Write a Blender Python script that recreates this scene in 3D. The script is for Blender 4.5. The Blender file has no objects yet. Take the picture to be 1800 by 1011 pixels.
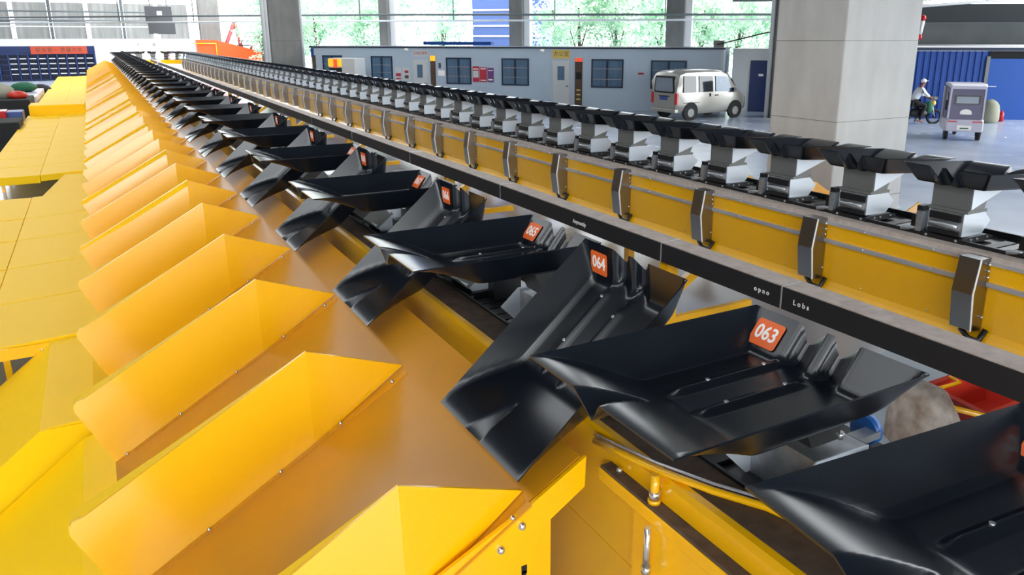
import bpy, math, random
from mathutils import Vector, Matrix
random.seed(7)
PI = math.pi
S = bpy.context.scene
C = S.collection

# ------------------------------------------------------------------ camera
cx, cy, f, hy, uY = 950., 430., 1350., 65., 155.
pit = math.atan((cy-hy)/f); F = math.hypot(f, cy-hy); yaw = math.atan((cx-uY)/F)
cd = bpy.data.cameras.new('camera'); cam = bpy.data.objects.new('camera', cd); C.objects.link(cam)
cam.location = (0, 0, 3.1)
cam.rotation_euler = (PI/2-pit, 0, -yaw)
cd.sensor_width = 36; cd.lens = f/1800*36
cd.shift_x = -(cx-900)/1800; cd.shift_y = (cy-505.5)/1800
cd.clip_end = 500; cd.clip_start = .05
S.camera = cam
# ------------------------------------------------------------------ world and exposure
w = bpy.data.worlds.new('overcast_sky'); S.world = w; w.use_nodes = True
wn = w.node_tree.nodes; bg = wn['Background']
tc = wn.new('ShaderNodeTexCoord'); sx = wn.new('ShaderNodeSeparateXYZ'); cr = wn.new('ShaderNodeValToRGB')
w.node_tree.links.new(tc.outputs['Generated'], sx.inputs[0])
# brighter hazy sky on the sun side (behind the camera, -Y)
cr.color_ramp.elements[0].color = (1, 1, 1, 1); cr.color_ramp.elements[0].position = .18
cr.color_ramp.elements[1].color = (0, 0, 0, 1); cr.color_ramp.elements[1].position = .42
mr_ = wn.new('ShaderNodeMapRange'); mr_.inputs[1].default_value = -1; mr_.inputs[2].default_value = 1
w.node_tree.links.new(sx.outputs['Y'], mr_.inputs[0]); w.node_tree.links.new(mr_.outputs[0], cr.inputs[0])
ms = wn.new('ShaderNodeMapRange'); ms.inputs[3].default_value = SKY_BASE = 4.2; ms.inputs[4].default_value = 11
w.node_tree.links.new(cr.outputs[0], ms.inputs[0]); w.node_tree.links.new(ms.outputs[0], bg.inputs[1])
bg.inputs[0].default_value = (.93, .97, 1, 1)
S.view_settings.view_transform = 'Standard'; S.view_settings.look = 'None'
S.view_settings.exposure = 0.0; S.view_settings.gamma = 1
S.cycles.use_denoising = True
S.cycles.max_bounces = 8; S.cycles.diffuse_bounces = 5; S.cycles.glossy_bounces = 4
S.cycles.sample_clamp_indirect = 8
# ------------------------------------------------------------------ materials
def sl(c):
    c = c/255.
    return c/12.92 if c <= .04045 else ((c+.055)/1.055)**2.4
def rgb(*a): return (sl(a[0]), sl(a[1]), sl(a[2]), 1)
def mat(name, col, rough=.5, metal=0, coat=0, noise=None, bump=0, spec=.5, emit=0, alpha=1, nscale=6, aniso=None):
    m = bpy.data.materials.new(name); m.use_nodes = True
    nt = m.node_tree; b = nt.nodes['Principled BSDF']
    b.inputs['Base Color'].default_value = col; b.inputs['Roughness'].default_value = rough
    b.inputs['Metallic'].default_value = metal; b.inputs['Coat Weight'].default_value = coat
    b.inputs['Coat Roughness'].default_value = .12
    b.inputs['Specular IOR Level'].default_value = spec
    if emit:
        b.inputs['Emission Color'].default_value = col; b.inputs['Emission Strength'].default_value = emit
    if noise or bump:
        t = nt.nodes.new('ShaderNodeTexCoord'); n = nt.nodes.new('ShaderNodeTexNoise')
        n.inputs['Scale'].default_value = nscale; n.inputs['Detail'].default_value = 6
        nt.links.new(t.outputs['Object'], n.inputs['Vector'])
        if aniso:
            mp = nt.nodes.new('ShaderNodeMapping'); mp.inputs['Scale'].default_value = aniso
            nt.links.new(t.outputs['Object'], mp.inputs[0]); nt.links.new(mp.outputs[0], n.inputs['Vector'])
        if noise:
            r = nt.nodes.new('ShaderNodeValToRGB'); r.color_ramp.elements[0].position = .3; r.color_ramp.elements[1].position = .7
            r.color_ramp.elements[0].color = noise; r.color_ramp.elements[1].color = col
            nt.links.new(n.outputs['Fac'], r.inputs[0]); nt.links.new(r.outputs[0], b.inputs['Base Color'])
        if bump:
            u = nt.nodes.new('ShaderNodeBump'); u.inputs['Strength'].default_value = bump; u.inputs['Distance'].default_value = .01
            nt.links.new(n.outputs['Fac'], u.inputs['Height']); nt.links.new(u.outputs[0], b.inputs['Normal'])
    return m
M = {}
M['yellow'] = mat('yellow_paint', rgb(252, 188, 4), .25, spec=.6, coat=.5, noise=rgb(252, 186, 2), nscale=1.5)
M['yellow2'] = mat('yellow_paint_deck', rgb(255, 204, 0), .5, spec=.2)
M['chute'] = mat('yellow_paint_shaded', rgb(218, 146, 8), .3, noise=rgb(200, 138, 34), nscale=2)  # same yellow paint as the dividers, with its shade darkened into the colour
M['black'] = mat('black_tray_plastic', rgb(16, 22, 30), .22, noise=rgb(10, 15, 21), nscale=5, spec=.55)
M['blackm'] = mat('black_metal', rgb(22, 23, 26), .4)
M['duct'] = mat('duct_black_paint', rgb(34, 36, 40), .45)
M['dust'] = mat('dusty_top', rgb(196, 182, 172), .7, noise=rgb(170, 156, 146), nscale=14)
M['brown'] = mat('dusty_brown_flange', rgb(96, 76, 60), .75, noise=rgb(66, 50, 38), nscale=16)
M['steel'] = mat('galvanised_steel', rgb(190, 194, 198), .32, metal=.75, noise=rgb(165, 168, 172), nscale=20)
M['plate'] = mat('bright_sheet_metal', rgb(214, 222, 230), .3, metal=.3)
M['greyp'] = mat('grey_pedestal_paint', rgb(118, 120, 117), .45, metal=.3)
M['darkst'] = mat('dark_steel', rgb(82, 82, 82), .35, metal=.7)
M['alu'] = mat('aluminium_rail', rgb(215, 215, 220), .25, metal=.6)
M['bracket'] = mat('brushed_bracket_steel', rgb(150, 148, 146), .28, metal=1)
M['bolt'] = mat('bolt_zinc', rgb(215, 215, 215), .25, metal=.9)
M['orange'] = mat('orange_label', rgb(238, 104, 38), .45)
M['white'] = mat('white_paint', rgb(235, 235, 235), .5)
M['blue'] = mat('blue_wheel_rubber', rgb(24, 88, 160), .4)
M['red'] = mat('red_plastic', rgb(200, 52, 34), .45)
M['conc_l'] = mat('concrete_pale', rgb(202, 202, 199), .85, noise=rgb(186, 186, 183), bump=.4, nscale=2, aniso=(1.5, 1.5, .6))
M['conc_d'] = mat('concrete_grey', rgb(128, 128, 125), .85, noise=rgb(112, 111, 108), bump=.4, nscale=2, aniso=(1.5, 1.5, .6))
M['slab'] = mat('concrete_slab', rgb(104, 106, 110), .9, noise=rgb(90, 92, 96), nscale=.7)
M['office'] = mat('cabin_panel', rgb(178, 194, 208), .55, noise=rgb(172, 188, 202), nscale=.8)
M['navy'] = mat('navy_frame', rgb(24, 42, 66), .45)
M['door'] = mat('cabin_door_panel', rgb(196, 200, 200), .5)
M['glassb'] = mat('window_glass_curtained', rgb(92, 122, 146), .15, noise=rgb(70, 98, 124), nscale=30, aniso=(3, 3, .02))
M['tint'] = mat('tinted_glass', rgb(30, 38, 42), .05, spec=.5)
M['rearglass'] = mat('rear_glass', rgb(120, 134, 150), .05, spec=1)
M['van'] = mat('champagne_car_paint', rgb(150, 149, 142), .3, metal=.3, coat=.6)
M['tyre'] = mat('tyre_rubber', rgb(28, 28, 30), .8)
M['bluewall'] = mat('blue_corrugated_sheet', rgb(0, 62, 140), .5)
M['bluedoor'] = mat('blue_door_sheet', rgb(2, 74, 158), .45)
M['purple'] = mat('purple_cab_paint', rgb(72, 60, 102), .35, coat=.3)
M['lilac'] = mat('pale_lilac_plastic', rgb(196, 192, 206), .35)
M['taillight'] = mat('red_lamp_lens', rgb(190, 20, 30), .2)
M['platebl'] = mat('blue_number_plate', rgb(40, 70, 140), .4)
M['skin'] = mat('skin', rgb(150, 96, 76), .6)
M['shirt'] = mat('white_shirt', rgb(225, 230, 236), .8)
M['trouser'] = mat('black_trousers', rgb(22, 22, 26), .8)
M['green'] = mat('green_fabric', rgb(20, 92, 62), .7)
M['beige'] = mat('beige_sacking', rgb(150, 150, 132), .9)
M['sackbrown'] = mat('brown_sacking', rgb(128, 108, 92), .9, noise=rgb(196, 188, 180), nscale=9)
M['dconc'] = mat('dark_grey_concrete', rgb(84, 88, 88), .9, noise=rgb(70, 74, 74), nscale=.8)  # darker grey concrete for the beam over the shed
M['vdark'] = mat('dark_beam_paint', rgb(46, 51, 54), .8)
M['panelgrey'] = mat('frosted_window_panel', rgb(168, 168, 164), .7, noise=rgb(128, 128, 124), nscale=.9, aniso=(3, 1, .3))
M['signgrey'] = mat('grey_signboard', rgb(78, 78, 82), .6)
M['conv'] = mat('orange_red_conveyor_paint', rgb(240, 84, 22), .45)
M['ladder'] = mat('maroon_steel', rgb(150, 62, 62), .5)
M['pipe'] = mat('grey_pipe', rgb(96, 104, 106), .5)
M['wpipe'] = mat('white_pipe', rgb(215, 218, 218), .5)
M['navyshelf'] = mat('navy_bin_plastic', rgb(4, 36, 88), .4)
M['banner'] = mat('brick_red_banner', rgb(190, 72, 44), .7)
M['dark'] = mat('dark_interior', rgb(20, 20, 22), .8)
M['bark'] = mat('bark', rgb(96, 84, 70), .9)
M['farblue'] = mat('far_building_cladding', rgb(70, 88, 138), .5)
M['ground'] = mat('outdoor_paving', rgb(190, 192, 190), .9)
M['sticker_y'] = mat('mustard_sign', rgb(214, 184, 96), .6)
M['poster_r'] = mat('crimson_poster', rgb(176, 40, 60), .6)
M['poster_p'] = mat('plum_poster', rgb(110, 60, 120), .6)
M['amber'] = mat('amber_lit_sign', rgb(255, 190, 40), .5, emit=.6)
M['redlit'] = mat('red_lit_sign', rgb(250, 90, 60), .5, emit=.4)
M['screenb'] = mat('pale_screen', rgb(150, 170, 200), .2, emit=.2)
M['number_ink'] = mat('white_number_ink', rgb(250, 246, 240), .5)
# leaves: half translucent
m = bpy.data.materials.new('pale_green_leaves'); m.use_nodes = True; nt = m.node_tree
b = nt.nodes['Principled BSDF']; b.inputs['Roughness'].default_value = .6
tr = nt.nodes.new('ShaderNodeBsdfTranslucent'); mx = nt.nodes.new('ShaderNodeMixShader'); mx.inputs[0].default_value = .5
ge = nt.nodes.new('ShaderNodeTexCoord'); nz = nt.nodes.new('ShaderNodeTexNoise'); nz.inputs['Scale'].default_value = 1.3
rp = nt.nodes.new('ShaderNodeValToRGB'); rp.color_ramp.elements[0].color = rgb(150, 200, 165); rp.color_ramp.elements[1].color = rgb(240, 250, 234)
rp.color_ramp.elements[0].position = .38; rp.color_ramp.elements[1].position = .6
nt.links.new(ge.outputs['Object'], nz.inputs['Vector']); nt.links.new(nz.outputs['Fac'], rp.inputs[0])
nt.links.new(rp.outputs[0], b.inputs['Base Color']); nt.links.new(rp.outputs[0], tr.inputs[0])
nt.links.new(b.outputs[0], mx.inputs[1]); nt.links.new(tr.outputs[0], mx.inputs[2])
nt.links.new(mx.outputs[0], nt.nodes['Material Output'].inputs[0]); M['leaf'] = m
# glossy epoxy floor
m = mat('epoxy_floor', rgb(196, 206, 222), .2, noise=rgb(176, 188, 206), nscale=.5); M['floor'] = m
b = m.node_tree.nodes['Principled BSDF']
n2 = m.node_tree.nodes.new('ShaderNodeTexNoise'); n2.inputs['Scale'].default_value = 1.2
t2 = m.node_tree.nodes.new('ShaderNodeTexCoord'); mr = m.node_tree.nodes.new('ShaderNodeMapRange')
mr.inputs[3].default_value = .14; mr.inputs[4].default_value = .34
m.node_tree.links.new(t2.outputs['Object'], n2.inputs['Vector']); m.node_tree.links.new(n2.outputs['Fac'], mr.inputs[0])
m.node_tree.links.new(mr.outputs[0], b.inputs['Roughness'])

# ------------------------------------------------------------------ mesh helpers
class MB:
    def __init__(s): s.v = []; s.f = []; s.sm = []
    def add(s, vs, fs, smooth=False):
        o = len(s.v); s.v += [tuple(v) for v in vs]
        for q in fs: s.f.append([i+o for i in q]); s.sm.append(smooth)
        return s
    def box(s, a, b):
        x0, y0, z0 = a; x1, y1, z1 = b
        vs = [(x0,y0,z0),(x1,y0,z0),(x1,y1,z0),(x0,y1,z0),(x0,y0,z1),(x1,y0,z1),(x1,y1,z1),(x0,y1,z1)]
        return s.add(vs, [(0,3,2,1),(4,5,6,7),(0,1,5,4),(1,2,6,5),(2,3,7,6),(3,0,4,7)])
    def prism(s, poly, d0, d1, ax='y', fn=None):
        # polygon in the plane normal to ax, extruded from d0 to d1
        n = len(poly)
        def P(p, d):
            if ax == 'y': return (p[0], d, p[1])
            if ax == 'x': return (d, p[0], p[1])
            return (p[0], p[1], d)
        vs = [P(p, d0) for p in poly]+[P(p, d1) for p in poly]
        if fn: vs = [fn(v) for v in vs]
        fs = [list(range(n))[::-1], list(range(n, 2*n))]+[(i, (i+1) % n, n+(i+1) % n, n+i) for i in range(n)]
        return s.add(vs, fs)
    def tube(s, pts, r, n=8, cap=True):
        pts = [Vector(p) for p in pts]; rs = r if isinstance(r, (list, tuple)) else [r]*len(pts)
        vs = []; fs = []
        for i, p in enumerate(pts):
            t = (pts[min(i+1, len(pts)-1)]-pts[max(i-1, 0)]).normalized()
            a = Vector((0, 0, 1)) if abs(t.z) < .9 else Vector((1, 0, 0))
            u = t.cross(a).normalized(); v = t.cross(u)
            for k in range(n):
                g = 2*PI*k/n; vs.append(p+(u*math.cos(g)+v*math.sin(g))*rs[i])
        for i in range(len(pts)-1):
            for k in range(n):
                fs.append((i*n+k, i*n+(k+1) % n, (i+1)*n+(k+1) % n, (i+1)*n+k))
        s.add(vs, fs, True)
        if cap:
            o = len(s.v)-len(vs)
            s.f.append([o+k for k in range(n)][::-1]); s.sm.append(False)
            s.f.append([o+(len(pts)-1)*n+k for k in range(n)]); s.sm.append(False)
        return s
    def ball(s, c, r, n=10, m_=7, sc=(1, 1, 1)):
        vs = []; fs = []
        for i in range(m_+1):
            a = PI*i/m_
            for k in range(n):
                g = 2*PI*k/n
                vs.append((c[0]+r*sc[0]*math.sin(a)*math.cos(g), c[1]+r*sc[1]*math.sin(a)*math.sin(g), c[2]+r*sc[2]*math.cos(a)))
        for i in range(m_):
            for k in range(n): fs.append((i*n+k, (i+1)*n+k, (i+1)*n+(k+1) % n, i*n+(k+1) % n))
        return s.add(vs, fs, True)
    def mesh(s, name, m):
        me = bpy.data.meshes.new(name); me.from_pydata(s.v, [], s.f)
        me.polygons.foreach_set('use_smooth', s.sm)
        if m: me.materials.append(M[m])
        me.update(); return me
    def ob(s, name, m, parent=None, loc=(0, 0, 0), rz=0, bevel=0):
        o = bpy.data.objects.new(name, s.mesh(name, m)); C.objects.link(o)
        o.location = loc; o.rotation_euler = (0, 0, rz)
        if parent: o.parent = parent
        if bevel:
            bv = o.modifiers.new('bevel', 'BEVEL'); bv.width = bevel; bv.segments = 2; bv.limit_method = 'ANGLE'
            bv.harden_normals = False
        return o
def tag(o, label=None, cat=None, group=None, kind=None):
    if label: o['label'] = label
    if cat: o['category'] = cat
    if group: o['group'] = group
    if kind: o['kind'] = kind
    return o
def thing(name, label, cat, loc=(0, 0, 0), rz=0, group=None):
    o = bpy.data.objects.new(name, None); C.objects.link(o); o.empty_display_size = .1
    o.location = loc; o.rotation_euler = (0, 0, rz)
    return tag(o, label, cat, group)
def struct(o, label=None):
    o['kind'] = 'structure'
    if label: o['label'] = label
    return o
def inst(ob_, parent=None, loc=None):
    c = ob_.copy(); C.objects.link(c); c.parent = parent
    if loc is not None: c.location = loc
    return c
KIDS = {}
def copy_tree(o, parent=None):
    c = o.copy(); C.objects.link(c); c.parent = parent
    for ch in KIDS.get(o.name, []): copy_tree(ch, c)
    return c
def remember(o):
    KIDS.clear()
    for x in C.objects:
        if x.parent: KIDS.setdefault(x.parent.name, []).append(x)
def text(body, size, m, parent, mtx, name='lettering', ext=.0008, bold=0, align='CENTER', sx=1.):
    cu = bpy.data.curves.new(name, 'FONT'); cu.body = body; cu.size = size; cu.align_x = align; cu.align_y = 'CENTER'
    cu.extrude = ext; cu.offset = bold; cu.resolution_u = 3; cu.materials.append(M[m])
    o = bpy.data.objects.new(name, cu); C.objects.link(o); bpy.context.view_layer.update()
    me = bpy.data.meshes.new_from_object(o); bpy.data.objects.remove(o)
    o = bpy.data.objects.new(name, me); C.objects.link(o); o.parent = parent
    o.matrix_local = mtx @ Matrix.Diagonal((sx, 1, 1, 1)); return o
def frame(x, y, o):
    x = Vector(x).normalized(); y = Vector(y).normalized(); z = x.cross(y)
    return Matrix(((x[0], y[0], z[0], o[0]), (x[1], y[1], z[1], o[1]), (x[2], y[2], z[2], o[2]), (0, 0, 0, 1)))
ORD = ['first', 'second', 'third', 'fourth', 'fifth', 'sixth', 'seventh', 'eighth', 'ninth', 'tenth', 'eleventh', 'twelfth',
       'thirteenth', 'fourteenth', 'fifteenth', 'sixteenth', 'seventeenth', 'eighteenth', 'nineteenth', 'twentieth']

# ------------------------------------------------------------------ the hall
struct(MB().box((-16, -14, -.1), (60, 90, 0)).ob('floor', 'floor'), 'glossy blue grey epoxy warehouse floor')
struct(MB().box((-120, -120, -.3), (160, 200, -.12)).ob('floor_outdoor', 'ground'), 'pale paving outside the hall')
EX = Vector((.676, -.737, 0)); NX = Vector((.737, .676, 0)); A0 = Vector((9.4, 39.3, 0)); FR = math.atan2(EX.y, EX.x)
def fp(s, off=0, z=0): return A0+EX*s+NX*off+Vector((0, 0, z))
# roof slab following the skewed facade
fa, fb = fp(-40, 9), fp(60, 9)
roof = [(-16, -6), (min(fb.x, 60), -6), (fb.x, fb.y), (fa.x, fa.y), (fa.x, 74), (-16, 74)]
rf = MB()
SKY = [(-8.6, -5), (3.8, 5.6)]  # unseen roof openings, added and sized to bring in top light
for x0_, x1_ in ((-16, -8.6), (-5, 3.8), (5.6, 34)): rf.box((x0_, -13, 12), (x1_, 40 if x0_ > 5 else 74, 12.3))
rf.box((3.8, -12, 12), (5.6, 5, 12.3))  # shuts the front of one opening to dim the tray reflections
for x0_, x1_ in SKY:
    for yb in range(-13, 74, 8): rf.box((x0_, yb, 12), (x1_, yb+1.0, 12.3))
struct(rf.ob('ceiling', 'slab'), 'grey concrete roof with long openings added for top light')
struct(MB().box((-16.3, -13, 0), (-16, 73, 12)).ob('wall_left', 'conc_d'), 'grey concrete side wall')
struct(MB().box((-16, -13.3, 0), (34, -13, 2.4)).box((-16, -13.3, 7.0), (34, -13, 12)).box((7.5, -13.3, 2.4), (23, -13, 7.0)).ob('wall_front_added', 'conc_d'), 'added unseen wall behind the camera, its open band shaping the light')  # unseen wall added to shape the light and glare from behind

# ------------------------------------------------------------------ tray carriers
TW = .73; TL = 1.0; TD = .14
def smin(a, b, k=.14):
    h = max(0, min(1, .5+.5*(b-a)/k)); return b+(a-b)*h-k*h*(1-h)
def tray_h(u, v):
    s = min(1.15, max(0, min(v, TW-v)/.085))
    nt_ = 0.
    for hi_, lo_ in ((.495, .385), (.355, .245)):          # steep far side, gentle near side
        if lo_ < v < hi_:
            pk = hi_-.028
            nt_ = max(nt_, (hi_-v)/.028 if v > pk else (v-lo_)/(pk-lo_))
    e = min(1.15, (TL-u)/.11+.55*nt_)
    l = 1.15*min(1., u/.40)**1.45
    edge = min(s, e, l)
    q = smin(smin(smin(s, e, .14), l, .14), 1., .14)
    h = -TD*max(0, q if edge > .12 else edge+(q-edge)*edge/.12)
    # valley cut into the pouring lip
    if u < .24:
        k_ = 1-u/.24; hi_ = .39+.07*k_; lo_ = .39-.06*k_
        if lo_ < v < hi_:
            pk = .39-.03*k_
            d = (hi_-v)/(hi_-pk) if v > pk else (v-lo_)/max(1e-4, pk-lo_)
            h -= .062*d*k_**.7
    # two stiffening ribs
    for rv, ua, ub in ((.345, .37, .86), (.50, .39, .91)):
        if ua < u < ub:
            a = max(0, min(1, min(u-ua, ub-u)/.05)); d = abs(v-rv)/.024
            if d < 1: h += .018*a*math.cos(d*PI/2)
    return h
def lins(a, b, n): return [a+(b-a)*i/n for i in range(n+1)]
def tray_mesh(hi=True):
    if hi:
        us = sorted(set(round(x, 4) for x in lins(0, .24, 16)+lins(.24, .40, 9)+lins(.40, .89, 18)+lins(.89, 1, 8)))
        vs_ = sorted(set(round(x, 4) for x in lins(0, .10, 7)+lins(.10, .63, 54)+lins(.63, .73, 7)))
    else:
        us = [0, .08, .16, .24, .38, .6, .89, .945, 1.]
        vs_ = [0, .04, .085, .19, .245, .327, .355, .385, .42, .467, .495, .6, .645, .69, .73]
    th = .007; mb = MB(); nu, nv = len(us), len(vs_)
    top = [(u-TL/2, v-TW/2, tray_h(u, v)) for u in us for v in vs_]
    bot = [(x, y, z-th) for x, y, z in top]
    fs = []
    for i in range(nu-1):
        for j in range(nv-1):
            a, b_, c_, d = i*nv+j, (i+1)*nv+j, (i+1)*nv+j+1, i*nv+j+1
            fs.append((a, b_, c_, d)); k = nu*nv; fs.append((k+d, k+c_, k+b_, k+a))
    mb.add(top+bot, fs, True)
    k = nu*nv
    rim = [i*nv for i in range(nu)]+[(nu-1)*nv+j for j in range(1, nv)]+[i*nv+nv-1 for i in range(nu-2, -1, -1)]+[j for j in range(nv-2, 0, -1)]
    vv = []; ff = []
    for q in range(len(rim)):
        a, b_ = rim[q], rim[(q+1) % len(rim)]; o = len(vv)
        vv += [top[b_], top[a], bot[a], bot[b_]]; ff.append((o, o+1, o+2, o+3))
    mb.add(vv, ff)
    return mb
TRAY_HI = tray_mesh(True).mesh('tray', 'black'); TRAY_LO = tray_mesh(False).mesh('tray', 'black')
# orange label lying on the notched end wall
def label_mesh():
    mb = MB(); w_, h_ = .13, .105; r = .012
    pts = []
    for (sx_, sy_, a0) in ((1, 1, 0), (-1, 1, 90), (-1, -1, 180), (1, -1, 270)):
        for k in range(4):
            g = math.radians(a0+30*k); pts.append((sx_*(w_/2-r)+r*math.cos(g), sy_*(h_/2-r)+r*math.sin(g)))
    return mb.prism(pts, 0, .0015, ax='z').mesh('number_label', 'orange')
LAB = label_mesh()
LABM = frame((0, -1, 0), (.11, 0, .14), (TL/2-.057-.0035, .245, -.073+.0035))
RIV = [MB().tube([(u-.5, v-TW/2, -TD+.014), (u-.5, v-TW/2, -TD+.0225)], .008, 8).mesh('rivet', 'bolt') for (u, v) in ((.50, .345), (.76, .345), (.56, .50), (.82, .50))]
# carriage parts, origin on the centre of the track top; local +x is the notched end
HEX = [(.17, .05), (.17, .235), (-.09, .245), (-.20, .15), (-.10, .05)]
def mesh_ob(name, me, parent, loc=(0, 0, 0)):
    o = bpy.data.objects.new(name, me); C.objects.link(o); o.parent = parent; o.location = loc; return o
P_BASE = MB().prism([(-.20, 0), (.2, 0), (.2, .035), (.12, .05), (-.12, .05), (-.2, .03)], -.19, .19).mesh('base_plate', 'blackm')
P_HOUS = MB().box((-.08, -.145, .05), (.165, .145, .235)).mesh('motor_housing', 'steel')
P_SIDE = [MB().prism(HEX, .147, .152).mesh('end_plate', 'plate'), MB().prism(HEX, -.152, -.147).mesh('end_plate', 'plate')]
P_CTRL = MB().box((.166, -.13, .165), (.19, .13, .222)).box((.166, -.13, .05), (.20, .13, .085)).mesh('control_box', 'blackm')
P_ROLL = MB().tube([(.175, -.12, .125), (.175, .12, .125)], .028, 10).mesh('drive_roller', 'steel')
P_PED = MB().prism([(.13, .26), (.13, .44), (-.14, .44), (-.06, .26)], -.165, .165).box((-.1, -.17, .238), (.16, .17, .262)).mesh('pedestal', 'greyp')
P_PEDN = MB().prism([(.08, .26), (.08, .44), (-.14, .44), (-.06, .26)], -.10, .10).mesh('pedestal', 'darkst')
P_GUS = [MB().prism([(.12, .27), (.12, .44), (-.42, .44)], a_, a_+.005).mesh('gusset', 'plate') for a_ in (-.172, .167)]
P_BRK = MB().box((-.02, -.30, .02), (.17, -.22, .16)).box((.06, -.26, .16), (.17, -.21, .24)).mesh('switch_block', 'blackm')
P_ARM = MB().tube([(.12, -.20, .05), (.22, -.36, .03)], .018, 6).box((.10, -.24, .03), (.2, -.19, .2)).mesh('link_arm', 'steel')
P_BOLT = [MB().tube([(.2, y, .02), (.208, y, .02)], .012, 6).mesh('bolt', 'bolt') for y in (-.13, .13)]
P_BOLT += [MB().tube([(x, y-.006, .028), (x, y+.006, .028)], .011, 6).mesh('bolt', 'bolt') for x in (-.12, .02, .1) for y in (-.19, .19)]
P_BOLT += [MB().tube([(.08, y, .26), (.08, y, .285)], .014, 6).mesh('bolt', 'bolt') for y in (-.1, .1)]
P_SLAT = []
for i in range(4):
    y = -.60+i*.105
    P_SLAT.append(MB().prism([(-.20, -.005), (.17, -.005), (.17, .008), (-.20, .008)], y, y+.085).mesh('track_slat', 'darkst' if i % 2 else 'blackm'))
P_WAR = MB().prism([(.20, .09), (.48, .09), (.48, .12), (.20, .12)], .02, .075).mesh('wheel_arm', 'steel')
wb = MB(); wb.tube([(.46, .085, .10), (.50, .085, .10)], .062, 16); P_WHE = wb.mesh('guide_wheel', 'blue')
def tilt_part(me, a, piv):
    pass
def make_carrier(kind, hi, labelled):
    t = thing('tray_carrier', '', 'sorting tray')
    dx = .17 if labelled else 0.
    def pt(nm, me): return mesh_ob(nm, me, t, (dx, 0, 0))
    if kind == 'level' and labelled: tm = Matrix.Translation((-.215, 0, .6))
    elif kind == 'level': tm = Matrix.Translation((.285, 0, .6)) @ Matrix.Rotation(-math.radians(4), 4, 'Y') @ Matrix.Translation((-.5, 0, 0))
    else: tm = Matrix.Translation((1.53-1.83, 0, 1.86-1.5)) @ Matrix.Rotation(-math.radians(41), 4, 'Y')
    tr_ = mesh_ob('tray', TRAY_HI if hi else TRAY_LO, t); tr_.matrix_local = tm
    if labelled:
        l_ = mesh_ob('number_label', LAB, tr_); l_.matrix_local = LABM
    if hi:
        for m_ in RIV: mesh_ob('rivet', m_, tr_)
    pt('base_plate', P_BASE); pt('motor_housing', P_HOUS); pt('end_plate', P_SIDE[0]); pt('end_plate', P_SIDE[1])
    pt('control_box', P_CTRL)
    if kind == 'level':
        pt('pedestal', P_PEDN if labelled else P_PED)
        if not labelled: pt('gusset', P_GUS[0]); pt('gusset', P_GUS[1])
    else:
        pm = Matrix.Translation((dx-.12, 0, .2)) @ Matrix.Rotation(-math.radians(38), 4, 'Y') @ Matrix.Translation((-.02, 0, -.26)) @ Matrix.Diagonal((.7, 1, .72, 1))
        mesh_ob('pedestal', P_PED, t).matrix_local = pm
    for m_ in (P_SLAT if hi else P_SLAT[::3]): pt('track_slat', m_)
    if hi:
        pt('drive_roller', P_ROLL); pt('switch_block', P_BRK); pt('link_arm', P_ARM)
        for m_ in P_BOLT: pt('bolt', m_)
        if labelled: pt('wheel_arm', P_WAR); pt('guide_wheel', P_WHE)
    return t
protos = {}
def carrier(kind, hi, labelled, loc, rz, label, group):
    k = (kind, hi, labelled)
    if k not in protos:
        o = make_carrier(*k); protos[k] = o; remember(o)
    else:
        o = copy_tree(protos[k])
    o.location = loc; o.rotation_euler = (0, 0, rz); tag(o, label, 'sorting tray', group)
    return o
NEARX, FARX, ZT, ENDY = 1.83, 6.04, 1.5, 62.
k = 0; y = 1.665-.9; lv = tl = 0; numbered = []
while y < ENDY:
    tilted = k >= 2 and k % 2 == 0
    kind = 'tilted' if tilted else 'level'
    num = 62+k
    if tilted: tl += 1
    else: lv += 1
    if k == 0: lab = 'level black tray cut off by the bottom right corner, nearest of all trays'
    elif k == 1: lab = 'level black tray with orange label 063 on its notched end wall'
    elif k < 14: lab = ('black tray with orange label %03d tipped down towards the yellow chutes' if tilted else 'level black tray with orange label %03d above the near track') % num
    else: lab = 'black tray %s far down the near line' % ('tipped towards the yellow chutes' if tilted else 'lying level')
    carrier_ = carrier(kind, k < 16, True, (NEARX+(.038 if k == 0 else 0), y-(.058 if k == 0 else .0), ZT), -.077 if k == 0 else 0, lab, 'trays of the near line, '+kind)
    if k < 26: numbered.append((carrier_, num))
    k += 1; y += .9
for c_, num in numbered:
    tr_ = [o for o in C.objects if o.parent == c_ and o.name.startswith('tray')][0]
    lb = [o for o in C.objects if o.parent == tr_ and o.name.startswith('number_label')][0]
    text('%03d' % num, .078, 'number_ink', lb, Matrix.Translation((0, 0, .0018)), 'number', bold=.0016, sx=.88)
y = 3.66-.9*2; j = 0
while y < ENDY:
    if j < 2: lab = 'level black far line tray at the right edge, '+['nearest one', 'second nearest'][j]
    elif j < 12: lab = 'level black tray on a grey pedestal, %s from the right edge on the far line' % ORD[j]
    else: lab = 'level black tray among the small ones far down the far line'
    carrier('level', j < 14, False, (FARX, y, ZT), PI, lab, 'trays of the far line')
    y += .9; j += 1
cxm = (NEARX+FARX)/2; R_ = (FARX-NEARX)/2
for i in range(7):
    a = PI-(i+.5)*PI/7
    carrier('level', False, False, (cxm+R_*math.cos(a), ENDY+R_*math.sin(a)+.2, ZT), a-PI, 'level black tray on the turning curve at the far end', 'trays on the far curve')

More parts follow.
